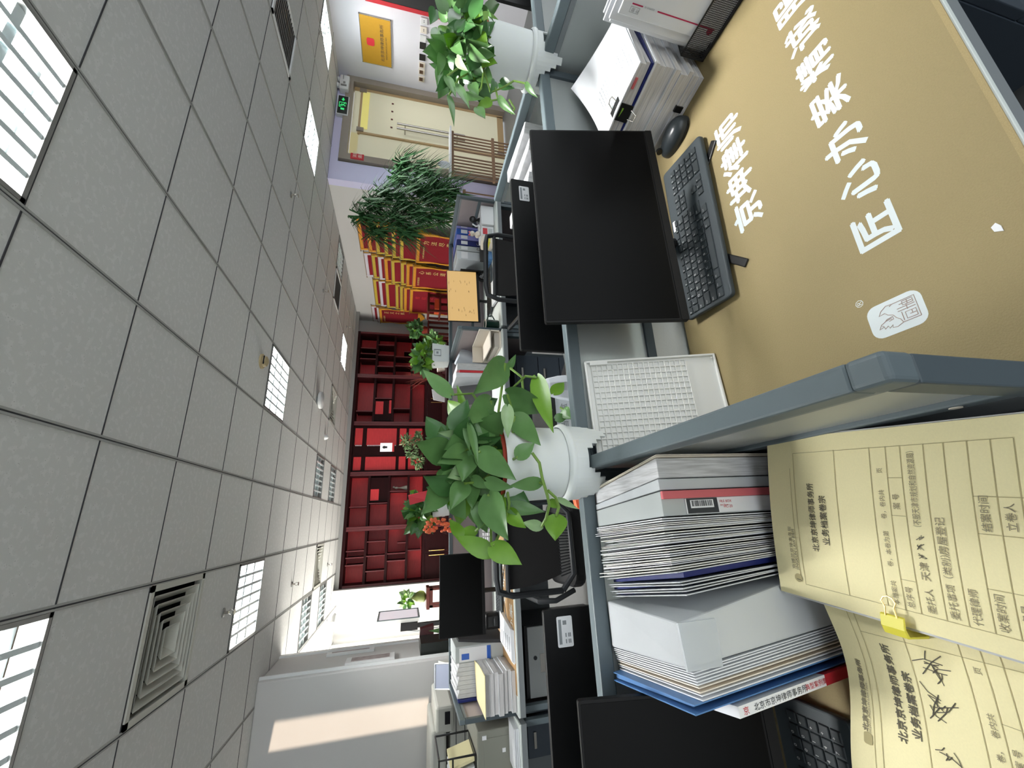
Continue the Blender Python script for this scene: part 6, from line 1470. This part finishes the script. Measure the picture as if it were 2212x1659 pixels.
# chairs
def office_chair(name, label, c, rz, group, mesh=True):
    t = thing(name, label, 'chair', (c[0], c[1], 0), group)
    ca, sa = math.cos(rz), math.sin(rz)
    q = lambda a, b, z: V((c[0] + a * ca - b * sa, c[1] + a * sa + b * ca, z))      # b: towards the front of the chair
    s_ = MB(); s_.X = Matrix.Translation((c[0], c[1], 0)) @ Matrix.Rotation(rz, 4, 'Z')
    s_.prism(rrect(.48, .47, .10, 5), lambda a, b, z: (a, b, z), .44, .51); obj('seat', s_, 'chair_black', t, bevel=.02)
    fr = MB()
    O = [(-.235, .60), (-.235, .88), (-.21, .955), (-.15, .965), (.15, .965), (.21, .955), (.235, .88), (.235, .60), (.16, .53), (-.16, .53), (-.235, .60)]
    bk = lambda a, z: q(a, -.25 - .06 * (z - .5) + .16 * (a * a) , z)
    fr.tube([bk(a, z) for a, z in O], .016, 8)
    fr.tube([bk(a, .905) for a in (-.22, -.1, 0, .1, .22)], .012, 8)
    obj('back_frame', fr, 'chair_frame', t, smooth=True)
    def pan(u, v):
        z = .60 + .30 * v; wv = .205 * (1 - .25 * (1 - v) ** 2 * 1)
        a = -wv + 2 * wv * u; p = bk(a, z); return p + V((0, 0, 0))
    obj('backrest', MB().sheet(pan, 14, 8, .012), 'mesh_cloth', t, smooth=True)
    rb = MB()
    for k in range(22):
        a = -.15 + .30 * k / 21; rb.tube([bk(a, .545), bk(a * 1.1, .605)], .0035, 5)
    obj('lumbar_ribs', rb, 'chair_frame', t)
    for s0 in (-1, 1):
        obj('armrest', MB().tube([q(.25 * s0, -.16, .50), q(.29 * s0, -.18, .62), q(.29 * s0, -.14, .70), q(.285 * s0, .12, .71)], [.014, .014, .017, .017], 8), 'chair_frame', t, smooth=True)
    obj('column', MB().tube([q(0, 0, .10), q(0, 0, .44)], .028, 12), 'steel', t, smooth=True)
    for k in range(5):
        a = 2 * math.pi * k / 5
        obj('leg', MB().tube([q(0, 0, .10), q(.29 * math.cos(a), .29 * math.sin(a), .07)], [.028, .018], 8).ball(q(.29 * math.cos(a), .29 * math.sin(a), .032), .030, n=8), 'chair_frame', t, smooth=True)
    return t
ch = office_chair('office_chair', 'black mesh office chair behind the pothos, facing the tan mat', (-.155, 2.52), R(2), 'black office chairs')
dup(ch, (1.62, 2.52, 0), 'black office chair in front of the orange-lit screen', rz=R(-8))
# middle second-bench desk
t = thing('laptop', 'grey laptop standing on edge on the middle second-bench desk', 'laptop', (1.05, 3.2, DZ))
obj('laptop_lid', MB().hexa([(.92, 3.18, DZ + .002), (1.09, 3.18, DZ + .002), (1.09, 3.20, DZ + .002), (.92, 3.20, DZ + .002)], [(.92, 3.30, 1.005), (1.09, 3.30, 1.01), (1.09, 3.315, 1.01), (.92, 3.315, 1.005)]), 'laptop', t, bevel=.006)
tag(obj('plastic_bag', MB().sheet(lambda u, v: (1.225 + .13 * u - .02 * math.sin(v * 5), 3.20 + .05 * math.sin(u * 3.1) * -1, DZ + .004 + .30 * v - .06 * u * v), 10, 10, .03), 'bag', smooth=True, loc=(1.28, 3.2, DZ)), 'white plastic bag with blue print standing by the partition', 'bag')
t = thing('document_stack', 'upright white documents with red-edged folder beside the plastic bag', 'document', (1.19, 3.25, DZ))
obj('sheets', MB().box(1.165, 1.222, 3.1, 3.4, DZ + .002, 1.05), 'paper_side', t)
obj('red_folder', MB().box(1.145, 1.163, 3.1, 3.4, DZ + .002, 1.03), 'red', t)
obj('white_folder', MB().hexa([(1.12, 3.1, DZ + .002), (1.143, 3.1, DZ + .002), (1.143, 3.4, DZ + .002), (1.12, 3.4, DZ + .002)], [(1.10, 3.1, 1.06), (1.14, 3.1, 1.06), (1.14, 3.4, 1.06), (1.10, 3.4, 1.06)]), 'paper', t)
t = thing('desk_organizer', 'cream white desk organiser box beside the partition, left of the mug', 'organizer', (1.30, 2.95, DZ))
obj('organizer_shell', MB().box(1.24, 1.385, 2.78, 3.12, DZ + .002, DZ + .012).box(1.375, 1.385, 2.78, 3.12, DZ + .002, .92).box(1.24, 1.385, 3.11, 3.12, DZ + .002, .92).box(1.24, 1.385, 2.78, 3.12, .83, .838), 'cream', t)
obj('papers', MB().box(1.25, 1.37, 2.80, 3.10, DZ + .013, .80), 'paper_edge_warm', t)
# right second-bench desk
t, mx, w, h = monitor('monitor', 'monitor with a glowing pale orange page on the right second-bench desk', (1.63, 3.16, 1.120), (2.135, 3.16, 1.132), (.005, -.01, -.285), (0, 1, 0), face='screen_orange', foot_y=.08, foot_spread=.10)
q = lambda a, b, c_: mx @ V((a, b, c_))
si = MB(); rs = random.Random(2)
for k in range(26):
    a, b = rs.choice((-.20, -.19, -.17, .02, .10)) + rs.uniform(0, .04), rs.uniform(-.10, .13)
    si.prism([(a, b), (a + .02 * rs.random() + .004, b), (a + .02, b + .003), (a, b + .003)], q, .0004, .0007)
si.prism([(-w / 2 + .01, h / 2 - .018), (w / 2 - .01, h / 2 - .018), (w / 2 - .01, h / 2 - .017), (-w / 2 + .01, h / 2 - .017)], q, .0004, .0007)
obj('screen_text', si, 'screen_ink', t)
monitor('monitor', 'dark second monitor turned sideways left of the binders', (2.14, 3.12, 1.010), (2.245, 3.33, .99), (0, 0, -.21), (-.9, .4, 0), foot_y=.05, foot_spread=.06)
dup(kb, (1.90, 3.06, DZ + .0065), 'black keyboard in front of the orange-lit screen', rz=R(-3))
t = thing('open_book', 'open notebook with white pages lying before the orange-lit screen', 'book', (1.80, 2.87, DZ))
obj('pages', MB().prism([(1.66, 2.78), (1.88, 2.80), (1.93, 2.985), (1.70, 2.985)], lambda a, b, c_: (a, b, c_), DZ + .004, DZ + .020), 'paper', t)
obj('cover', MB().prism([(1.65, 2.77), (1.89, 2.79), (1.94, 2.99), (1.69, 2.99)], lambda a, b, c_: (a, b, c_), DZ + .001, DZ + .004), 'black_soft', t)
t = thing('mug', 'dark green mug with white rim on the right second-bench desk', 'mug', (1.458, 2.85, DZ))
obj('mug_body', MB().lathe([(.036, .002), (.040, .01), (.040, .108), (.036, .110), (.036, .02)], (1.462, 2.85, DZ), 28, cap1=False), 'mug_green', t, smooth=True)
obj('rim', MB().lathe([(.0405, .106), (.041, .112), (.035, .112)], (1.462, 2.85, DZ), 28, cap0=False, cap1=False), 'ceramic', t, smooth=True)
obj('handle', MB().tube([(1.50, 2.85, DZ + .09), (1.535, 2.85, DZ + .085), (1.54, 2.85, DZ + .05), (1.502, 2.85, DZ + .03)], .007, 8), 'mug_green', t, smooth=True)
BL = [(2.70, 2.655, 'purple_plastic', 'pale blue-striped narrow binder at the right of the binder row'), (2.595, 2.535, 'blue', 'blue binder, first wide one from the right in the row'), (2.53, 2.475, 'purple_plastic', 'lilac binder in the middle of the binder row'), (2.47, 2.415, 'navy', 'navy blue binder with round finger hole in the row'), (2.41, 2.355, 'film_grey', 'white-grey binder with round finger hole in the row'), (2.35, 2.26, 'milky_film', 'wide pale folder at the left end of the binder row')]
for k, (xa, xb_, m_, lab) in enumerate(BL):
    if k == 0: xa, xb_ = 2.628, 2.60
    t = thing('ring_binder', lab, 'binder', ((xa + xb_) / 2, 3.3, DZ), 'binders on the right second-bench desk')
    obj('binder_cover', MB().box(xb_ + .001, xa - .001, 3.15, 3.43, DZ + .002, 1.04), m_, t, bevel=.003)
    obj('binder_label', MB().box(xb_ + .010, xa - .010, 3.147, 3.151, .94, 1.0), 'label_paper', t)
    if k in (3, 4): obj('finger_ring', MB().tube([((xa + xb_) / 2 + .014 * math.cos(w_ * math.pi / 6), 3.148, .84 + .014 * math.sin(w_ * math.pi / 6)) for w_ in range(13)], .003, 6), 'steel', t)
tag(obj('binder_holder', MB().box(2.25, 2.475, 3.13, 3.145, DZ + .001, .83).box(2.25, 2.475, 3.13, 3.44, DZ + .0002, DZ + .0018), 'laptop', loc=(2.36, 3.2, DZ)), 'low dark holder in front of the binder row', 'holder')
tag(obj('white_carton', MB().box(2.43, 2.625, 2.85, 3.02, DZ + .002, .865), 'label_paper', bevel=.003, loc=(2.52, 2.93, DZ)), 'white cube carton near the right end partition', 'carton')
t = thing('gift_box', 'white open box with red and grey compartments beside the white carton', 'box', (2.37, 2.95, DZ))
obj('box_shell', MB().box(2.33, 2.425, 2.87, 3.02, DZ + .002, .86), 'label_paper', t, bevel=.003)
obj('red_window', MB().box(2.34, 2.40, 2.866, 2.871, .81, .85), 'red', t)
obj('grey_window', MB().box(2.34, 2.40, 2.866, 2.871, .765, .80), 'film_grey', t)
t = thing('toy_figure', 'small pink and white toy figure on top of the boxes', 'toy', (2.38, 2.95, .862))
obj('toy_body', MB().ball((2.38, 2.94, .885), .03, .03, .024, 8).ball((2.385, 2.94, .93), .024, n=8), 'cream', t, smooth=True)
obj('toy_ears', MB().ball((2.37, 2.94, .955), .009, n=6).ball((2.40, 2.94, .955), .009, n=6), 'rose', t, smooth=True)
t = thing('fan', 'small black desk gadget standing on the white carton', 'gadget', (2.52, 2.93, .867))
obj('gadget_base', MB().lathe([(.03, 0), (.02, .015), (.008, .03)], (2.52, 2.93, .867), 14), 'black_plastic', t, smooth=True)
obj('gadget_head', MB().ball((2.52, 2.92, .925), .035, .02, .032, 8), 'black_plastic', t, smooth=True)
obj('gadget_cord', MB().tube([(2.46, 2.92, .870), (2.45, 2.92, .90), (2.47, 2.92, .93)], .006, 6), 'label_paper', t)
t = thing('desk_lamp', 'small glowing cream lamp block with yellow band on the right desk', 'lamp', (2.29, 2.93, DZ))
obj('lamp_block', MB().box(2.25, 2.325, 2.86, 2.98, DZ + .002, .855), 'cream', t, bevel=.012)
obj('yellow_band', MB().box(2.249, 2.326, 2.855, 2.985, .79, .81), 'yellow_clip', t)
tag(obj('blue_sheets', MB().prism([(2.16, 2.96), (2.25, 2.98), (2.20, 3.11), (2.14, 3.10)], lambda a, b, c_: (a, b, c_ + .0), DZ + .002, DZ + .03), 'blue_film', loc=(2.2, 3.03, DZ)), 'pale blue packet lying by the sideways monitor', 'packet')
# far left desk beyond the end partition
desk(-2.3, -1.135, 2.75, 3.44, 'desk beyond the left end partition, with the grey computer')
t = thing('desktop_computer', 'flat grey computer case standing on the far left desk', 'computer', (-1.32, 3.1, DZ))
obj('case', MB().box(-1.62, -1.20, 2.92, 3.34, DZ + .002, .97), 'pc_grey', t, bevel=.008)
obj('front_panel', MB().box(-1.60, -1.24, 2.916, 2.921, DZ + .02, .93), 'pc_grey', t, bevel=.002)
obj('badge', MB().box(-1.245, -1.225, 2.914, 2.92, .915, .94).box(-1.32, -1.30, 2.914, 2.918, .80, .82), 'label_paper', t)
t = thing('paper_sheaf', 'white paper sheaf on the far left desk before the computer', 'paper', (-1.24, 2.85, DZ), 'paper on the far left desk')
for k in range(3): obj('sheets', MB().prism([(-1.37, 2.77), (-1.16, 2.77), (-1.15, 2.90), (-1.36, 2.90)], lambda a, b, c_: (a, b, c_), DZ + .002 + .010 * k, DZ + .010 + .010 * k), 'paper', t)
t = thing('file_tray', 'black wire file tray with leaning papers at the far left photo edge', 'file tray', (-1.5, 3.1, .972))
obj('tray_frame', MB().tube([(-1.32, 2.95, .975), (-1.32, 2.95, 1.19), (-1.62, 2.95, 1.19)], .006, 6).tube([(-1.32, 2.95, 1.11), (-1.62, 2.95, 1.11)], .005, 6).tube([(-1.32, 3.25, .975), (-1.32, 3.25, 1.19), (-1.32, 2.95, 1.19)], .006, 6), 'black_plastic', t)
obj('tray_floor', MB().box(-1.62, -1.32, 2.95, 3.25, .973, .978), 'black_plastic', t)
for k, m_ in enumerate(('kraft', 'paper', 'paper', 'navy')):
    tag(obj('paper_file', MB().hexa([(-1.36 - .04 * k, 2.97, .980), (-1.345 - .04 * k, 2.97, .980), (-1.345 - .04 * k, 3.2, .980), (-1.36 - .04 * k, 3.2, .980)], [(-1.39 - .04 * k, 2.97, 1.12), (-1.375 - .04 * k, 2.97, 1.12), (-1.375 - .04 * k, 3.2, 1.12), (-1.39 - .04 * k, 3.2, 1.12)]), m_, loc=(-1.37 - .04 * k, 3.1, .98)), ('yellow file', 'white file next to the yellow one', 'second white file', 'dark file')[k] + ' leaning in the far left wire tray', 'file', 'files in the wire tray')
pedestal(-1.36, -1.17, 2.86, 3.3, 'dark drawer pedestal with bar handle under the far left desk', n=2, zt_=.69)
# bench to the far right behind the right pot
t, *_ = monitor('monitor', 'back of a black monitor beyond the right pot at the photo corner', (2.42, .93, 1.20), (1.78, .93, 1.20), (0, 0, -.33), (0, -1, 0), foot_y=.08)
desk(1.43, 2.60, .842, 1.45, 'facing desk beyond the right pot, at the photo corner', front=1)
# below the near desk, bottom right of the photograph
pedestal(.92, 1.25, .26, .70, 'drawer pedestal under the near desk at the photo corner', n=3)
t = thing('desk_edge_cover', 'x', 'x', (0, 0, 0)) if False else None
